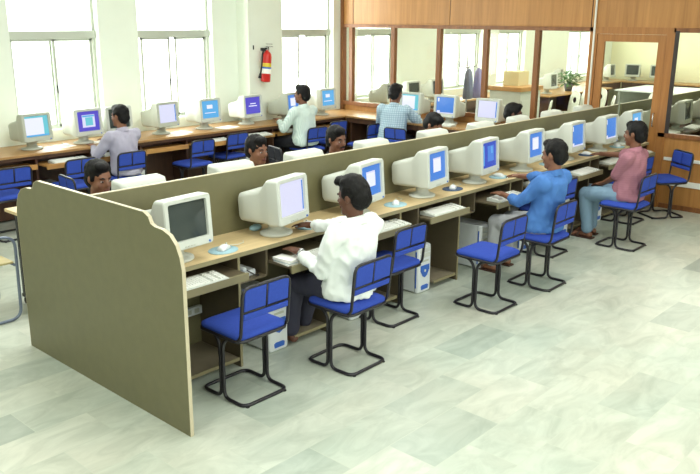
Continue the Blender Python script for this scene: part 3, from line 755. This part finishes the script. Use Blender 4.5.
# ------------------------------------------------------------------ next room beyond the glass
t = thing('wall_counter', 'brown counter along the walls of the room beyond the glazed partition', 'desk', (0, 0, 0))
B1('worktop', M_wdesk, t, 9.9, 19.9, 8.35, 8.98, .772, .80); B1('worktop', M_wdesk, t, 19.3, 19.98, 1.5, 8.35, .772, .80)
B1('apron', M_wdesk_dark, t, 9.9, 19.3, 8.37, 8.39, .62, .772); B1('apron', M_wdesk_dark, t, 19.32, 19.34, 1.5, 8.35, .62, .772)
B1('front_board', M_wdesk_dark, t, 9.9, 19.3, 8.8, 8.82, .02, .77); B1('front_board', M_wdesk_dark, t, 19.8, 19.82, 1.5, 8.35, .02, .77)
nr = [(10.35, 8.62, .2, 'first monitor beyond the glass, in front of the bright window'), (11.0, 8.62, 0, 'second monitor beyond the glass, right of the bright window pane'), (11.7, 8.62, 0, 'third monitor beyond the glass, above the checked shirt man\'s screen'), (16.3, 8.6, .3, 'monitor left of the plant in the next room'), (19.62, 8.2, -1.4, 'monitor in the left half of the door glass'),
      (19.62, 7.55, -1.6, 'second monitor through the door glass'), (19.62, 6.3, -1.57, 'monitor in the right half of the door glass'), (19.0, 8.62, .1, 'monitor at the corner of the next room')]
for x, y, rz, lab in nr: monitor(lab, (x, y, .80), rz, 'off', M_white if x < 18 else M_grey, group='monitors on the counter of the next room')
# white table and open shelf
t = thing('white_table', 'long white topped table seen through the door glass', 'table', (17.9, 6.4, 0))
B1('tabletop', M_white2, t, -.9, .9, -1.6, 1.1, .75, .78, bev=.004)
for sx in (-.85, .85):
    for sy in (-1.5, 1.0): B1('leg', M_alu, t, sx - .025, sx + .025, sy - .025, sy + .025, 0, .75)
B1('modesty_panel', M_white, t, -.85, .85, .98, 1.0, .25, .75)
def shell_chair(label, x, y, rz):
    global _sc
    try: _sc
    except NameError: _sc = None
    if _sc is not None: return clone(_sc, label, loc=(x, y, 0), rz=rz, group='white moulded chairs in the next room')
    t = thing('plastic_chair', label, 'chair', (x, y, 0), rz, 'white moulded chairs in the next room')
    m = MB(); B1('seat', M_whitechair, t, -.22, .22, -.2, .22, .42, .445, bev=.012)
    # back with an oval opening
    m = MB(); m.mi(M_whitechair)
    N = 20; outer = []; inner = []
    for k in range(N):
        a_ = 2 * PI * k / N; c_, s_ = math.cos(a_), math.sin(a_)
        outer.append((.21 * abs(c_) ** .6 * (1 if c_ > 0 else -1), .66 + .23 * abs(s_) ** .6 * (1 if s_ > 0 else -1))); inner.append((.09 * c_, .72 + .06 * s_))
    for yo, flip in ((-.22, 0), (-.20, 1)):
        A_ = [m.bm.verts.new((x_, yo - (z_ - .45) * .18, z_)) for x_, z_ in outer]; I_ = [m.bm.verts.new((x_, yo - (z_ - .45) * .18, z_)) for x_, z_ in inner]
        for k in range(N): m.bm.faces.new((A_[k], A_[(k + 1) % N], I_[(k + 1) % N], I_[k]))
        if flip: 
            for k in range(N): m.bm.faces.new((A_[k], A_[(k + 1) % N], PA[(k + 1) % N], PA[k])); m.bm.faces.new((I_[k], I_[(k + 1) % N], PI_[(k + 1) % N], PI_[k]))
        PA, PI_ = A_, I_
    m.build('backrest', None, t)
    for sx in (-.19, .19):
        for sy in (-.18, .18): m = MB(); m.tube([(sx, sy, .425), (sx * 1.15, sy * 1.2, 0)], .016, M_greytube, 8); m.build('leg', None, t)
    _sc = t; return t
sc = [(14.5, 7.45, .9, 'white moulded chair, left of the group below the plant'), (15.0, 7.42, 1.0, 'white moulded chair, middle of the group below the plant'), (15.55, 7.38, 1.1, 'white moulded chair, right of the group below the plant'),
      (14.3, 6.6, .5, 'white moulded chair in the left half of the door glass'), (15.6, 6.15, 1.3, 'large white moulded chair in the middle of the door glass'), (12.6, 7.0, .4, 'white moulded chair behind the pane left of the plant')]
for x, y, rz, lab in sc: shell_chair(lab, x, y, rz)
# dark stools/boxes clutter on the counter near the small windows
t = thing('potted_plant', 'leafy green plant in a pot on the counter of the next room', 'plant', (15.7, 7.95, .80))
m = MB(); m.lathe([(.07, 0), (.10, .14), (.105, .15), (.09, .15), (.08, .13)], M_greytube, 18); m.build('pot', None, t)
m = MB(); m.mi(M_leaf)
for k in range(110):
    a_ = random.uniform(0, 2 * PI); rr_ = random.uniform(.04, .26); h_ = .16 + random.uniform(0, .26) - rr_ * .25
    c_ = Vector((rr_ * math.cos(a_), rr_ * math.sin(a_), h_)); d1 = Vector((math.cos(a_), math.sin(a_), random.uniform(-.6, .4))).normalized(); s_ = Vector((-math.sin(a_), math.cos(a_), random.uniform(-.3, .3))).normalized()
    L_, W_ = random.uniform(.06, .10), .025
    vs = [m.bm.verts.new(c_ + v) for v in (-d1 * L_, s_ * W_ + Vector((0, 0, .01)), d1 * L_, -s_ * W_ + Vector((0, 0, .01)))]; m.bm.faces.new(vs)
m.build('foliage', M_leaf, t)
m = MB()
for k in range(14):
    a_ = 2 * PI * k / 14; m.tube([(0, 0, .13), (.1 * math.cos(a_), .1 * math.sin(a_), .28), (.18 * math.cos(a_), .18 * math.sin(a_), .32)], .006, M_leaf, 5)
m.tube([(0, 0, .14), (.02, 0, .5), (.06, .02, .75)], .008, M_leaf, 5); m.build('stems', None, t)
# plant stands on its own table
t = thing('side_desk', 'brown desk carrying the plant in the next room', 'desk', (15.9, 7.98, 0))
B1('tabletop', M_wdesk, t, -1.6, 1.3, -.34, .36, .772, .80)
for sx in (-1.5, 0, 1.2): B1('side_panel', M_wdesk_dark, t, sx - .012, sx + .012, -.3, .33, 0, .772)
monitor('monitor on the plant desk, seen in the pane left of the plant', (14.75, 7.95, .80), .1, 'off', M_white, group='monitors on the plant desk')
# low cabinet with brown top behind the pane left of the plant
t = thing('low_cabinet', 'white low cabinet with brown top behind the pane left of the plant', 'cabinet', (11.95, 7.05, 0))
B1('cabinet_body', M_white, t, -.30, .36, -.3, .3, 0, 1.1, bev=.004); B1('cabinet_top', M_wtray, t, -.34, .40, -.33, .33, 1.1, 1.17, bev=.004)
for sx in (-.28, .03): d_ = B1('cabinet_door', M_white, t, sx, sx + .30, -.318, -.301, .06, .95, bev=.003); B1('handle', M_metal, d_, sx + .25, sx + .27, -.335, -.318, .5, .62)
t = thing('cardboard_box', 'cream cardboard box on the low cabinet of the next room', 'box', (12.02, 7.10, 1.17))
B1('carton', mat('cream_card', rgb(216, 204, 158), .7), t, -.12, .22, -.15, .15, 0, .24, bev=.005); B1('tape', M_tan, t, .02, .08, -.151, .151, .235, .242)
# dark folded umbrella / coat stand with clothes in front of the small windows
t = thing('coat_stand', 'coat stand hung with grey and violet clothes behind the glass', 'coat stand', (10.95, 7.35, 0))
m = MB(); m.tube([(0, 0, 0), (0, 0, 1.7)], .015, M_metal, 8); m.build('pole', None, t)
m = MB(); m.lathe([(.2, 0), (.2, .02), (.03, .04)], M_metal, 20); m.build('base_plate', None, t)
for k in range(4):
    a_ = PI / 4 + PI / 2 * k; m = MB(); m.tube([(0, 0, 1.5), (.13 * math.cos(a_), .13 * math.sin(a_), 1.52), (.17 * math.cos(a_), .17 * math.sin(a_), 1.60)], .008, M_metal, 6); m.build('hook', None, t)
for ox, oy, mt_, lab in ((-.14, -.12, mat('slate_cloth', rgb(120, 124, 146), .9), 'slate grey jacket hanging on the coat stand behind the glass'), (.13, -.13, mat('lilac_cloth', rgb(150, 144, 190), .9), 'lilac cloth hanging on the coat stand behind the glass')):
    m = MB(); m.mi(mt_); rings = []
    for zz, rx, ry in ((1.50, .01, .01), (1.48, .04, .025), (1.42, .08, .04), (1.3, .09, .05), (1.15, .10, .06), (1.02, .105, .065), (1.01, .08, .045)):
        rings.append([Vector((rx * math.cos(b_) * (1 + .14 * math.sin(5 * b_)), ry * math.sin(b_) * (1 + .2 * math.sin(4 * b_ + zz * 3)), zz)) for b_ in [2 * PI * j / 24 for j in range(24)]])
    m.ring_loft(rings, mt_, True, True); o = m.build('hanging_garment'); o.location = (10.95 + ox, 7.35 + oy, 0); tag(o, lab, 'clothing')
# computer row built beyond the right pane
t = thing('divider_panel', 'olive divider board of the computer row beyond the right glass pane', 'divider', (XW + .06, 4.2, 0))
B1('board', M_olive, t, 0, 4.0, -.01, .01, .02, 1.228); B1('edge_band', M_trim, t, 0, 4.0, -.0115, .0115, 1.228, 1.233)
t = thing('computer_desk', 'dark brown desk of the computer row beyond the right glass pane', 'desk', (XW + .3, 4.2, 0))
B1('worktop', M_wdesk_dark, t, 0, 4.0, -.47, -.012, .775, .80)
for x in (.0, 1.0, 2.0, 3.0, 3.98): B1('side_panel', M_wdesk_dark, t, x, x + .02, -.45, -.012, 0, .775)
for x, lab in ((10.22, 'monitor at the left edge of the right glass pane'), (11.05, 'monitor in the middle of the right glass pane'), (11.95, 'monitor at the right edge of the picture')):
    monitor('dark-screened grey ' + lab, (x, 3.95, .80), .06, 'off', M_grey, group='dark monitors beyond the right glass pane')
    keyboard('keyboard in front of the ' + lab, (x + .38, 3.84, .8002), .1, 'keyboards beyond the right pane')

# ------------------------------------------------------------------ people
def skin(name, c): return mat(name, rgb(*c), .5, noise_amt=.06, noise_scale=12)
SK = [skin('dark_brown_skin', (98, 62, 46)), skin('brown_skin', (136, 92, 68)), skin('warm_brown_skin', (122, 80, 58))]
M_hair = mat('black_hair', rgb(14, 12, 13), .6, spec=.25, noise_amt=.3, noise_scale=60, bump=.3, bump_scale=160, stretch=(3, 1, 1))
M_eye = mat('eye_white', rgb(168, 156, 146), .4); M_iris = mat('dark_iris', rgb(30, 18, 12), .2); M_lip = mat('lip', rgb(120, 66, 58), .5)
def cloth(name, c, pat=None):
    if name in MATS: return MATS[name]
    m = mat(name, rgb(*c), .85, spec=.2, bump=.15, bump_scale=350)
    if pat:
        nt = m.node_tree; L = nt.links.new; b_ = nt.nodes['Principled BSDF']; tc = nt.nodes.new('ShaderNodeTexCoord')
        out = None
        for ax in pat['axes']:
            wv = nt.nodes.new('ShaderNodeTexWave'); wv.bands_direction = ax; wv.inputs['Scale'].default_value = pat['scale']; wv.inputs['Distortion'].default_value = .6; wv.inputs['Detail'].default_value = 0
            L(tc.outputs['Object'], wv.inputs['Vector'])
            mx = nt.nodes.new('ShaderNodeMixRGB'); L(wv.outputs['Fac'], mx.inputs[0])
            if out is None: mx.inputs[1].default_value = rgb(*c)
            else: L(out, mx.inputs[1])
            mx2 = nt.nodes.new('ShaderNodeMixRGB'); mx2.inputs[0].default_value = pat['amt']
            if out is None: mx2.inputs[1].default_value = rgb(*c)
            else: L(out, mx2.inputs[1])
            mx2.inputs[2].default_value = rgb(*pat['c2']); L(mx2.outputs[0], mx.inputs[2]); out = mx.outputs[0]
        L(out, b_.inputs['Base Color'])
    return m
def remesh(mb, name, mt, parent, voxel, smooth=3, fold=0.0, seed=0, fold_sc=(9, 9, 5)):
    mb.bm.normal_update()
    bmesh.ops.recalc_face_normals(mb.bm, faces=mb.bm.faces[:])
    me = bpy.data.meshes.new('tmp'); mb.bm.to_mesh(me); mb.bm.free()
    o = bpy.data.objects.new('tmp', me); COL.objects.link(o)
    r = o.modifiers.new('r', 'REMESH'); r.mode = 'VOXEL'; r.voxel_size = voxel; r.use_smooth_shade = True
    s_ = o.modifiers.new('s', 'SMOOTH'); s_.factor = .5; s_.iterations = smooth
    dg = bpy.context.evaluated_depsgraph_get(); dg.update()
    me2 = bpy.data.meshes.new_from_object(o.evaluated_get(dg))
    bpy.data.objects.remove(o); bpy.data.meshes.remove(me)
    me2.name = name
    if fold:
        me2.update(); off = Vector((seed * 3.1, seed * 1.7, seed))
        for v in me2.vertices:
            c = v.co
            q = Vector((c.x * fold_sc[0], c.y * fold_sc[1], c.z * fold_sc[2] + 3 * c.y + 2 * c.x)) + off
            n1 = noise.noise(q + Vector((noise.noise(q * .7), 0, 0)) * 1.5); n2 = 1 - abs(noise.noise(q * 1.9)) * 2
            v.co = c + v.normal * (fold * n1 + fold * .5 * (n2 - .5))
    me2.materials.clear(); me2.materials.append(mt)
    for p_ in me2.polygons: p_.use_smooth = True; p_.material_index = 0
    ob = bpy.data.objects.new(name, me2); COL.objects.link(ob); ob.parent = parent
    return ob
def ik(s, w, l1, l2, pole):
    s = Vector(s); w = Vector(w); d = w - s; L = min(d.length, (l1 + l2) * .999); dn = d.normalized(); w = s + dn * L
    a_ = (l1 * l1 - l2 * l2 + L * L) / (2 * L); h = math.sqrt(max(0, l1 * l1 - a_ * a_))
    p_ = Vector(pole); p_ = (p_ - dn * p_.dot(dn)).normalized()
    return s + dn * a_ + p_ * h, w
def add_hand(mb, wrist, dirn, up, side, curl=.5, k=1.0):
    """palm, four unequal bent fingers, thumb off the side. side=+1: thumb towards f x up"""
    f = Vector(dirn).normalized(); u = Vector(up); u = (u - f * u.dot(f)).normalized(); s_ = f.cross(u) * side
    w = Vector(wrist)
    Mx = Matrix((s_, f, u)).transposed()
    mb.ell(w + f * .045 * k, (.040 * k, .052 * k, .016 * k), None, M=Mx)
    mb.cone(w - f * .02, w + f * .02, .024 * k, .026 * k, None, 10)
    for i, (o_, L_) in enumerate(((.028, .072), (.010, .080), (-.010, .075), (-.028, .060))):
        p0 = w + f * .072 * k + s_ * o_ * k; d_ = (f + s_ * o_ * 2.2).normalized(); r_ = .0088 * k
        for j, fr in enumerate((.44, .31, .25)):
            an = curl * (.35 + .55 * j); dd = (d_ * math.cos(an) - u * math.sin(an)).normalized()
            p1 = p0 + dd * L_ * fr * k; mb.cone(p0, p1, r_, r_ * .93, None, 8); p0 = p1; r_ *= .92
    p0 = w + f * .022 * k + s_ * .030 * k; d_ = (f * .75 + s_ * .8 - u * .15).normalized(); p1 = p0 + d_ * .038 * k; mb.cone(p0 - d_ * .01, p1, .0125 * k, .0105 * k, None, 8)
    d2 = (f * .95 + s_ * .35 - u * .25).normalized(); mb.cone(p1, p1 + d2 * .030 * k, .0105 * k, .0085 * k, None, 8)

def person(label, loc, rz, lean=.05, head_yaw=0, head_pitch=0, skin_m=None, shirt=None, pants=None, lw=None, rw=None, sleeve='long', hair='short', vox=.009,
           feet=((-.10, .45), (.13, .42)), knees=None, seed=1, moust=False, side_lean=0, footwear=None, bulk=1.0, hide_low=False, collar=True, watch=False, twist=0, shirt_fold=.012, lpole=(-.55, -.35, -.7)):
    t = thing('person', label, 'person', loc, rz)
    V = Vector
    pel = V((0, .02, .545)); wst = V((side_lean * .3, .02 + lean * .35, .68)); chest = V((side_lean * .7, .03 + lean * .8, .86)); nb = V((side_lean, .03 + lean * 1.0, .985))
    hc = V((side_lean * 1.05, .055 + lean * 1.2 + .05 * math.sin(max(0, head_pitch)), 1.155 - .02 * math.sin(max(0, head_pitch))))
    Rt = Matrix.Rotation(twist, 3, 'Z')
    sh = [V((nb.x, nb.y - .005, .94)) + Rt @ V((sx * .168 * (1 + (bulk - 1) * .35), 0, -.008)) for sx in (-1, 1)]
    lw = V(lw or (-.12, .42, .74)); rw = V(rw or (.2, .42, .80))
    el, lw = ik(sh[0], lw, .275, .245, lpole); er, rw = ik(sh[1], rw, .275, .245, (.6, -.35, -.7))
    hips = [V((-.09, .03, .53)), V((.09, .03, .53))]
    ank = [V((fx, fy, .085)) for fx, fy in feet]
    kn = [ik(hips[i], ank[i], .42, .405, (0, .7, .8))[0] for i in (0, 1)]
    HR = Matrix.Rotation(head_yaw, 4, 'Z') @ Matrix.Rotation(-head_pitch, 4, 'X')
    hk = 1.04
    def hp(x, y, z_): return hc + (HR @ V((x, y, z_))) * hk
    def HM(): return HR.to_3x3() * hk
    # ---- body, one surface
    b_ = MB()
    b_.cone(pel, wst, .10, .09); b_.cone(wst, chest, .09, .09); b_.cone(chest, nb - V((0, 0, .06)), .085, .06)
    b_.cone(sh[0] + V((.02, 0, -.012)), sh[1] + V((-.02, 0, -.012)), .040, .040)
    b_.cone(nb - V((0, 0, .03)), hp(0, -.015, -.06), .056, .052)
    b_.ell(hp(0, -.012, .03), (.074, .092, .086), None, M=HM(), u=20, v=14)
    b_.ell(hp(0, .018, -.03), (.062, .072, .088), None, M=HM(), u=20, v=14)
    b_.cone(hp(-.018, .058, -.092), hp(.018, .058, -.092), .024, .024)
    b_.cone(hp(-.03, .072, .022), hp(.03, .072, .022), .014, .014)
    b_.cone(hp(0, .088, .012), hp(0, .105, -.026), .008, .0125); b_.ell(hp(0, .094, -.032), (.017, .012, .009), None, M=HM())
    b_.ell(hp(0, .080, -.062), (.022, .014, .012), None, M=HM())
    for sx in (-1, 1):
        b_.ell(hp(sx * .074, -.005, -.005), (.009, .018, .030), None, M=HM()); b_.ell(hp(sx * .04, .06, -.03), (.02, .02, .022), None, M=HM())
    for i, (s_, e_, w_) in enumerate(((sh[0], el, lw), (sh[1], er, rw))):
        b_.cone(s_ + V((0, 0, -.01)), e_, .038, .034); b_.cone(e_, w_, .034, .024)
        fd = (w_ - e_).normalized(); fd = V((fd.x * .6, fd.y, fd.z * .35)).normalized()
        add_hand(b_, w_ + fd * .01, fd, (0, 0, 1), 1 if i == 0 else -1, .45)
    for i in (0, 1):
        b_.cone(hips[i], kn[i], .078, .052); b_.cone(kn[i], ank[i], .052, .034)
        toe = ank[i] + V((0, .14, -.05)); b_.cone(ank[i] + V((0, -.03, -.045)), ank[i] + V((0, .03, -.03)), .032, .034); b_.cone(ank[i] + V((0, .01, -.045)), toe, .030, .022)
        for j in range(5): b_.cone(toe + V(((j - 2) * .014, .0, -.006)), toe + V(((j - 2) * .015, .035 - abs(j - 1.5) * .004, -.012)), .010, .009)
    remesh(b_, 'body', skin_m, t, vox, 2)
    # ---- hair
    h_ = MB()
    h_.ell(hp(0, -.022, .045), (.083, .098, .088), None, M=HM(), u=20, v=14)
    h_.ell(hp(0, -.055, -.01), (.074, .066, .078), None, M=HM(), u=16, v=12)
    h_.ell(hp(.01, .045, .092), (.060, .045, .036), None, M=HM())
    if hair == 'quiff': h_.ell(hp(0, .070, .100), (.052, .045, .032), None, M=HM()); h_.ell(hp(0, -.01, .09), (.078, .085, .055), None, M=HM()); h_.ell(hp(0, -.09, .0), (.06, .04, .07), None, M=HM())
    for sx in (-1, 1): h_.ell(hp(sx * .068, .012, .02), (.012, .022, .035), None, M=HM())
    ho = remesh(h_, 'hair', M_hair, t, .008 if vox < .01 else .0105, 2, .006, seed, (38, 38, 22))
    # ---- face details
    for sx in (-1, 1):
        e = MB(); e.ell(hp(sx * .030, .078, -.002), (.0125, .0085, .0055), M_eye, M=HM()); e.ell(hp(sx * .030, .0840, -.002), (.0058, .0045, .0056), M_iris, M=HM()); e.build('eye', None, t)
        e = MB(); e.tube([hp(sx * .014, .090, .019), hp(sx * .030, .088, .025), hp(sx * .048, .074, .019)], [.003, .0042, .0025], M_hair, 6); e.build('eyebrow', None, t)
    e = MB(); e.tube([hp(-.023, .086, -.060), hp(0, .0945, -.058), hp(.023, .086, -.060)], [.003, .0055, .003], M_lip, 6); e.tube([hp(-.020, .086, -.066), hp(0, .0945, -.067), hp(.020, .086, -.066)], [.003, .0055, .003], M_lip, 6); e.build('lips', None, t)
    if moust: e = MB(); e.tube([hp(-.030, .084, -.056), hp(-.012, .0965, -.047), hp(.012, .0965, -.047), hp(.030, .084, -.056)], [.003, .006, .006, .003], M_hair, 6); e.build('moustache', None, t)
    # ---- shirt
    s = MB()
    k = bulk
    prof = [(V((0, .0, .485)), .165 * k, .155), (V((0, .005, .53)), .178 * k, .165), (V((0, .01, .60)), .168 * k, .15), (wst + V((0, -.01, .02)), .155 * k, .132), (V(((wst.x + chest.x) / 2, (wst.y + chest.y) / 2 - .005, .78)), .160 * k, .128), (chest, .168 * k, .125), (V((nb.x, nb.y - .005, .925)), .165 * k, .105), (V((nb.x, nb.y - .005, .965)), .12 * k, .085), (nb + V((0, -.002, .008)), .07, .068)]
    rings = [[c_ + Rt @ V((rx * math.cos(a_), ry * math.sin(a_), 0)) for a_ in [2 * PI * j / 24 for j in range(24)]] for c_, rx, ry in prof]
    s.ring_loft(rings, None, True, True)
    for i, (s_, e_, w_) in enumerate(((sh[0], el, lw), (sh[1], er, rw))):
        if sleeve == 'long': end = e_.lerp(w_, .78); s.cone(s_, e_, .066 * k, .053); s.cone(e_, end, .053, .041); s.cone(end.lerp(e_, .12), end, .045, .043)
        elif sleeve == 'rolled': end = e_.lerp(w_, .45); s.cone(s_, e_, .066 * k, .055); s.cone(e_, end, .054, .048); s.cone(end.lerp(e_, .25), end, .052, .051)
        else: end = s_.lerp(e_, .80); s.cone(s_, end, .066 * k, .062)
    s.cone(sh[0] + V((.01, 0, -.005)), nb + V((-.03, -.005, -.03)), .066, .058); s.cone(sh[1] + V((-.01, 0, -.005)), nb + V((.03, -.005, -.03)), .066, .058)
    s.cone(wst, chest + V((0, -.005, .02)), .13, .125)
    remesh(s, 'shirt', shirt, t, .011 if vox < .01 else .015, 3, shirt_fold, seed)
    if collar:
        c_ = MB(); n0 = nb + V((0, .0, .0)); 
        rings = []
        for dz, rr in ((-.012, .064), (.018, .060), (.038, .059), (.034, .066), (.008, .078), (-.012, .082)):
            rings.append([n0 + V((rr * math.cos(a_), rr * .95 * math.sin(a_) + (.008 if math.sin(a_) > 0 else 0), dz - .018 * math.sin(a_))) for a_ in [math.radians(115 + 310 * j / 20) for j in range(21)]])
        c_.ring_loft(rings, shirt, True, False, closed=False); c_.build('collar', None, t)
    # ---- trousers
    q = MB(); q.cone(pel + V((-.05, -.01, -.01)), pel + V((.05, -.01, -.01)), .128, .128); q.cone(pel, V((0, .02, .60)), .125, .12)
    for i in (0, 1):
        q.cone(hips[i], kn[i], .098, .072); q.cone(kn[i], ank[i].lerp(kn[i], .12), .073, .060); q.cone(ank[i].lerp(kn[i], .2), ank[i].lerp(kn[i], .07), .062, .064)
    remesh(q, 'trousers', pants, t, .012 if vox < .01 else .018, 3, .008, seed + 5)
    if footwear:
        for i in (0, 1):
            g = MB(); a_ = ank[i]
            g.box(a_.x - .042, a_.x + .042, a_.y - .075, a_.y + .185, .0, .016, footwear, bev=.006); g.tube([a_ + V((-.045, .09, -.075)), a_ + V((-.032, .085, -.035)), a_ + V((0, .08, -.018)), a_ + V((.032, .085, -.035)), a_ + V((.045, .09, -.075))], .010, footwear, 8)
            g.build('sandal', None, t)
    if watch:
        g = MB(); w_ = el.lerp(lw, .92); d_ = (lw - el).normalized(); u_ = d_.orthogonal().normalized(); v_ = d_.cross(u_)
        g.tube([w_ + (u_ * math.cos(a_) + v_ * math.sin(a_)) * .031 for a_ in [2 * PI * j / 14 for j in range(14)]], .006, M_metal, 6, closed=True)
        g.ell(w_ + V((0, 0, .033)), (.015, .015, .005), M_metal); g.build('wristwatch', None, t)
    return t
W_white = cloth('white_shirt_cloth', (238, 244, 240)); W_blue = cloth('sky_blue_shirt_cloth', (78, 124, 190)); W_pink = cloth('dusty_pink_shirt_cloth', (166, 116, 128), dict(axes=['Z'], scale=14, amt=.25, c2=(146, 96, 112)))
W_grey = cloth('grey_lilac_shirt_cloth', (176, 172, 190)); W_stripe = cloth('pale_striped_shirt_cloth', (222, 236, 230), dict(axes=['X'], scale=20, amt=.6, c2=(176, 200, 196))); W_check = cloth('checked_shirt_cloth', (206, 226, 236), dict(axes=['X', 'Z'], scale=11, amt=.7, c2=(140, 168, 192)))
W_dk = cloth('charcoal_trouser_cloth', (62, 62, 76)); W_lt = cloth('light_grey_trouser_cloth', (178, 180, 182)); W_jean = cloth('faded_denim', (128, 156, 178)); W_black = cloth('black_cloth', (44, 44, 50)); W_creamc = cloth('cream_shirt_cloth', (216, 210, 176))
M_sand = mat('brown_sandal', rgb(70, 46, 36), .6)
person('man in a loose white shirt and dark trousers, typing with his back to us', (3.65, 3.31, 0), .06, lean=-.07, head_yaw=.12, head_pitch=.15, skin_m=SK[0], shirt=W_white, pants=W_dk, lw=(-.17, .29, .755), rw=(.14, .49, .845), lpole=(-.25, -.3, -1), sleeve='long', hair='quiff', feet=((-.02, .52), (.18, .58)), seed=2, watch=True, bulk=1.2, shirt_fold=.022)
person('man in a sky blue shirt and pale grey trousers reaching for a mouse', (6.04, 3.19, 0), .0, lean=-.09, head_yaw=.0, head_pitch=.12, skin_m=SK[1], shirt=W_blue, pants=W_lt, lw=(-.10, .36, .760), rw=(.33, .52, .845), sleeve='rolled', feet=((-.02, .48), (.24, .50)), seed=3, bulk=1.12, shirt_fold=.02, footwear=M_sand)
person('man in a dusty pink shirt and faded jeans at the far end of the row', (7.74, 3.16, 0), .0, lean=-.05, head_yaw=.0, head_pitch=.05, skin_m=SK[2], shirt=W_pink, pants=W_jean, lw=(.02, .30, .60), rw=(.36, .54, .845), sleeve='short', feet=((-.02, .40), (.16, .44)), seed=4, footwear=M_sand, bulk=1.08, shirt_fold=.016)
person('man in a grey lilac shirt sitting with his back to us at the window desk', (4.93, 8.0, 0), .1, lean=.0, head_yaw=.25, head_pitch=.05, skin_m=SK[1], shirt=W_grey, pants=W_black, lw=(-.18, .36, .80), rw=(.12, .46, .83), vox=.012, seed=5, footwear=M_sand, bulk=1.1)
person('man in a white striped shirt at the window desk below the third window', (7.86, 8.0, 0), .05, lean=.0, head_yaw=.3, head_pitch=0, skin_m=SK[2], shirt=W_stripe, pants=W_black, lw=(-.16, .34, .80), rw=(.10, .42, .83), vox=.012, seed=6, footwear=M_sand, bulk=1.15).scale = (1.05,) * 3
person('man in a blue and white checked shirt turned to the partition desk', (8.78, 7.15, 0), -PI / 2 + .3, lean=.05, head_yaw=-.1, head_pitch=.15, skin_m=SK[2], shirt=W_check, pants=W_black, lw=(-.15, .40, .82), rw=(.20, .46, .84), vox=.012, seed=7, footwear=M_sand, bulk=1.2).scale = (1.06,) * 3
ob = [(2.84, 5.08, 'young man with side-swept hair looking right, behind the divider nearest the end panel', 1, W_black, .05, .12, False, 8), (4.44, 5.22, 'man in a cream collared shirt behind the divider, second head from the end panel', 1, W_creamc, .05, .1, False, 9),
      (5.36, 5.14, 'bearded man in dark clothes behind the divider, third head from the end panel', 2, W_black, -.1, .1, True, 10), (6.92, 5.18, 'young man in a white shirt bending his head behind the divider', 1, W_stripe, .1, .5, False, 11), (8.42, 5.06, 'dark-haired man in a pale shirt, last head behind the divider', 0, W_stripe, .5, .1, False, 12)]
for x, y, lab, sk, shm, yw, pt, mo, sd in ob:
    person(lab, (x, y, 0), PI, lean=.04, head_yaw=yw, head_pitch=pt, skin_m=SK[sk], shirt=shm, pants=W_black, lw=(-.16, .40, .80), rw=(.16, .40, .80), vox=.0105, seed=sd, moust=mo, footwear=M_sand)
for i, (x, y, lab) in enumerate(((2.84, 5.08, 'blue chair of the young man nearest the end panel'), (4.44, 5.22, 'blue chair of the man in the cream shirt behind the divider'), (5.36, 5.14, 'blue chair of the bearded man behind the divider'), (6.92, 5.18, 'blue chair of the man bending his head'), (8.42, 5.06, 'blue chair of the last man behind the divider'))):
    chair(lab, (x, y, 0), PI, 'blue chairs behind the divider')
chair('blue chair turned sideways in the aisle, behind the young man nearest the end panel', (3.88, 6.98, 0), -PI / 2 - .1, 'blue chairs in the aisle')
chair('black chair in the aisle, just right of the man in the cream collared shirt', (6.50, 6.85, 0), -PI / 2 - .3, 'black chairs', 'black')

# ------------------------------------------------------------------ light
wd = bpy.data.worlds.new('sky'); bpy.context.scene.world = wd; wd.use_nodes = True
bg = wd.node_tree.nodes['Background']; bg.inputs[0].default_value = (.97, 1, .97, 1); bg.inputs[1].default_value = 3.2
def area(name, loc, sx, sy, power, rot=(0, 0, 0), col=(1, 1, 1)):
    l = bpy.data.lights.new(name, 'AREA'); l.shape = 'RECTANGLE'; l.size = sx; l.size_y = sy; l.energy = power; l.color = col
    o = bpy.data.objects.new(name, l); COL.objects.link(o); o.location = loc; o.rotation_euler = rot; return o
for x in (0.3, 3.4, 6.5): 
    for y in (-.5, 2.6, 5.6): area('ceiling_fill', (x, y, H - .05), 1.3, 1.3, 42 if y < 4 else 58, col=(.98, 1, .975))  # added area lights without fixtures, out of view, to brighten the room
area('ceiling_fill', (12.5, 5.5, H - .05), 3, 3, 150, col=(1, .98, .9)); area('ceiling_fill', (17, 5.5, H - .05), 3, 3, 160, col=(1, .98, .88))  # two more added area lights, brightening the space beyond the glass
# daylight through the windows
for x0, x1 in wins: area('window_daylight', ((x0 + x1) / 2, YW + .4, 2.0), x1 - x0, 2.1, 70, rot=(-PI / 2, 0, 0), col=(1, 1, .98))
# unseen area light added along the windowless rear wall, brightens the foreground
area('rear_fill', (3, -2.9, 1.9), 7, 1.8, 120, rot=(PI / 2, 0, 0), col=(1, 1, .97))

sc_ = bpy.context.scene
sc_.view_settings.view_transform = 'Standard'; sc_.view_settings.look = 'None'; sc_.view_settings.gamma = 1; sc_.view_settings.use_curve_mapping = False
sc_.view_settings.exposure = 0.0
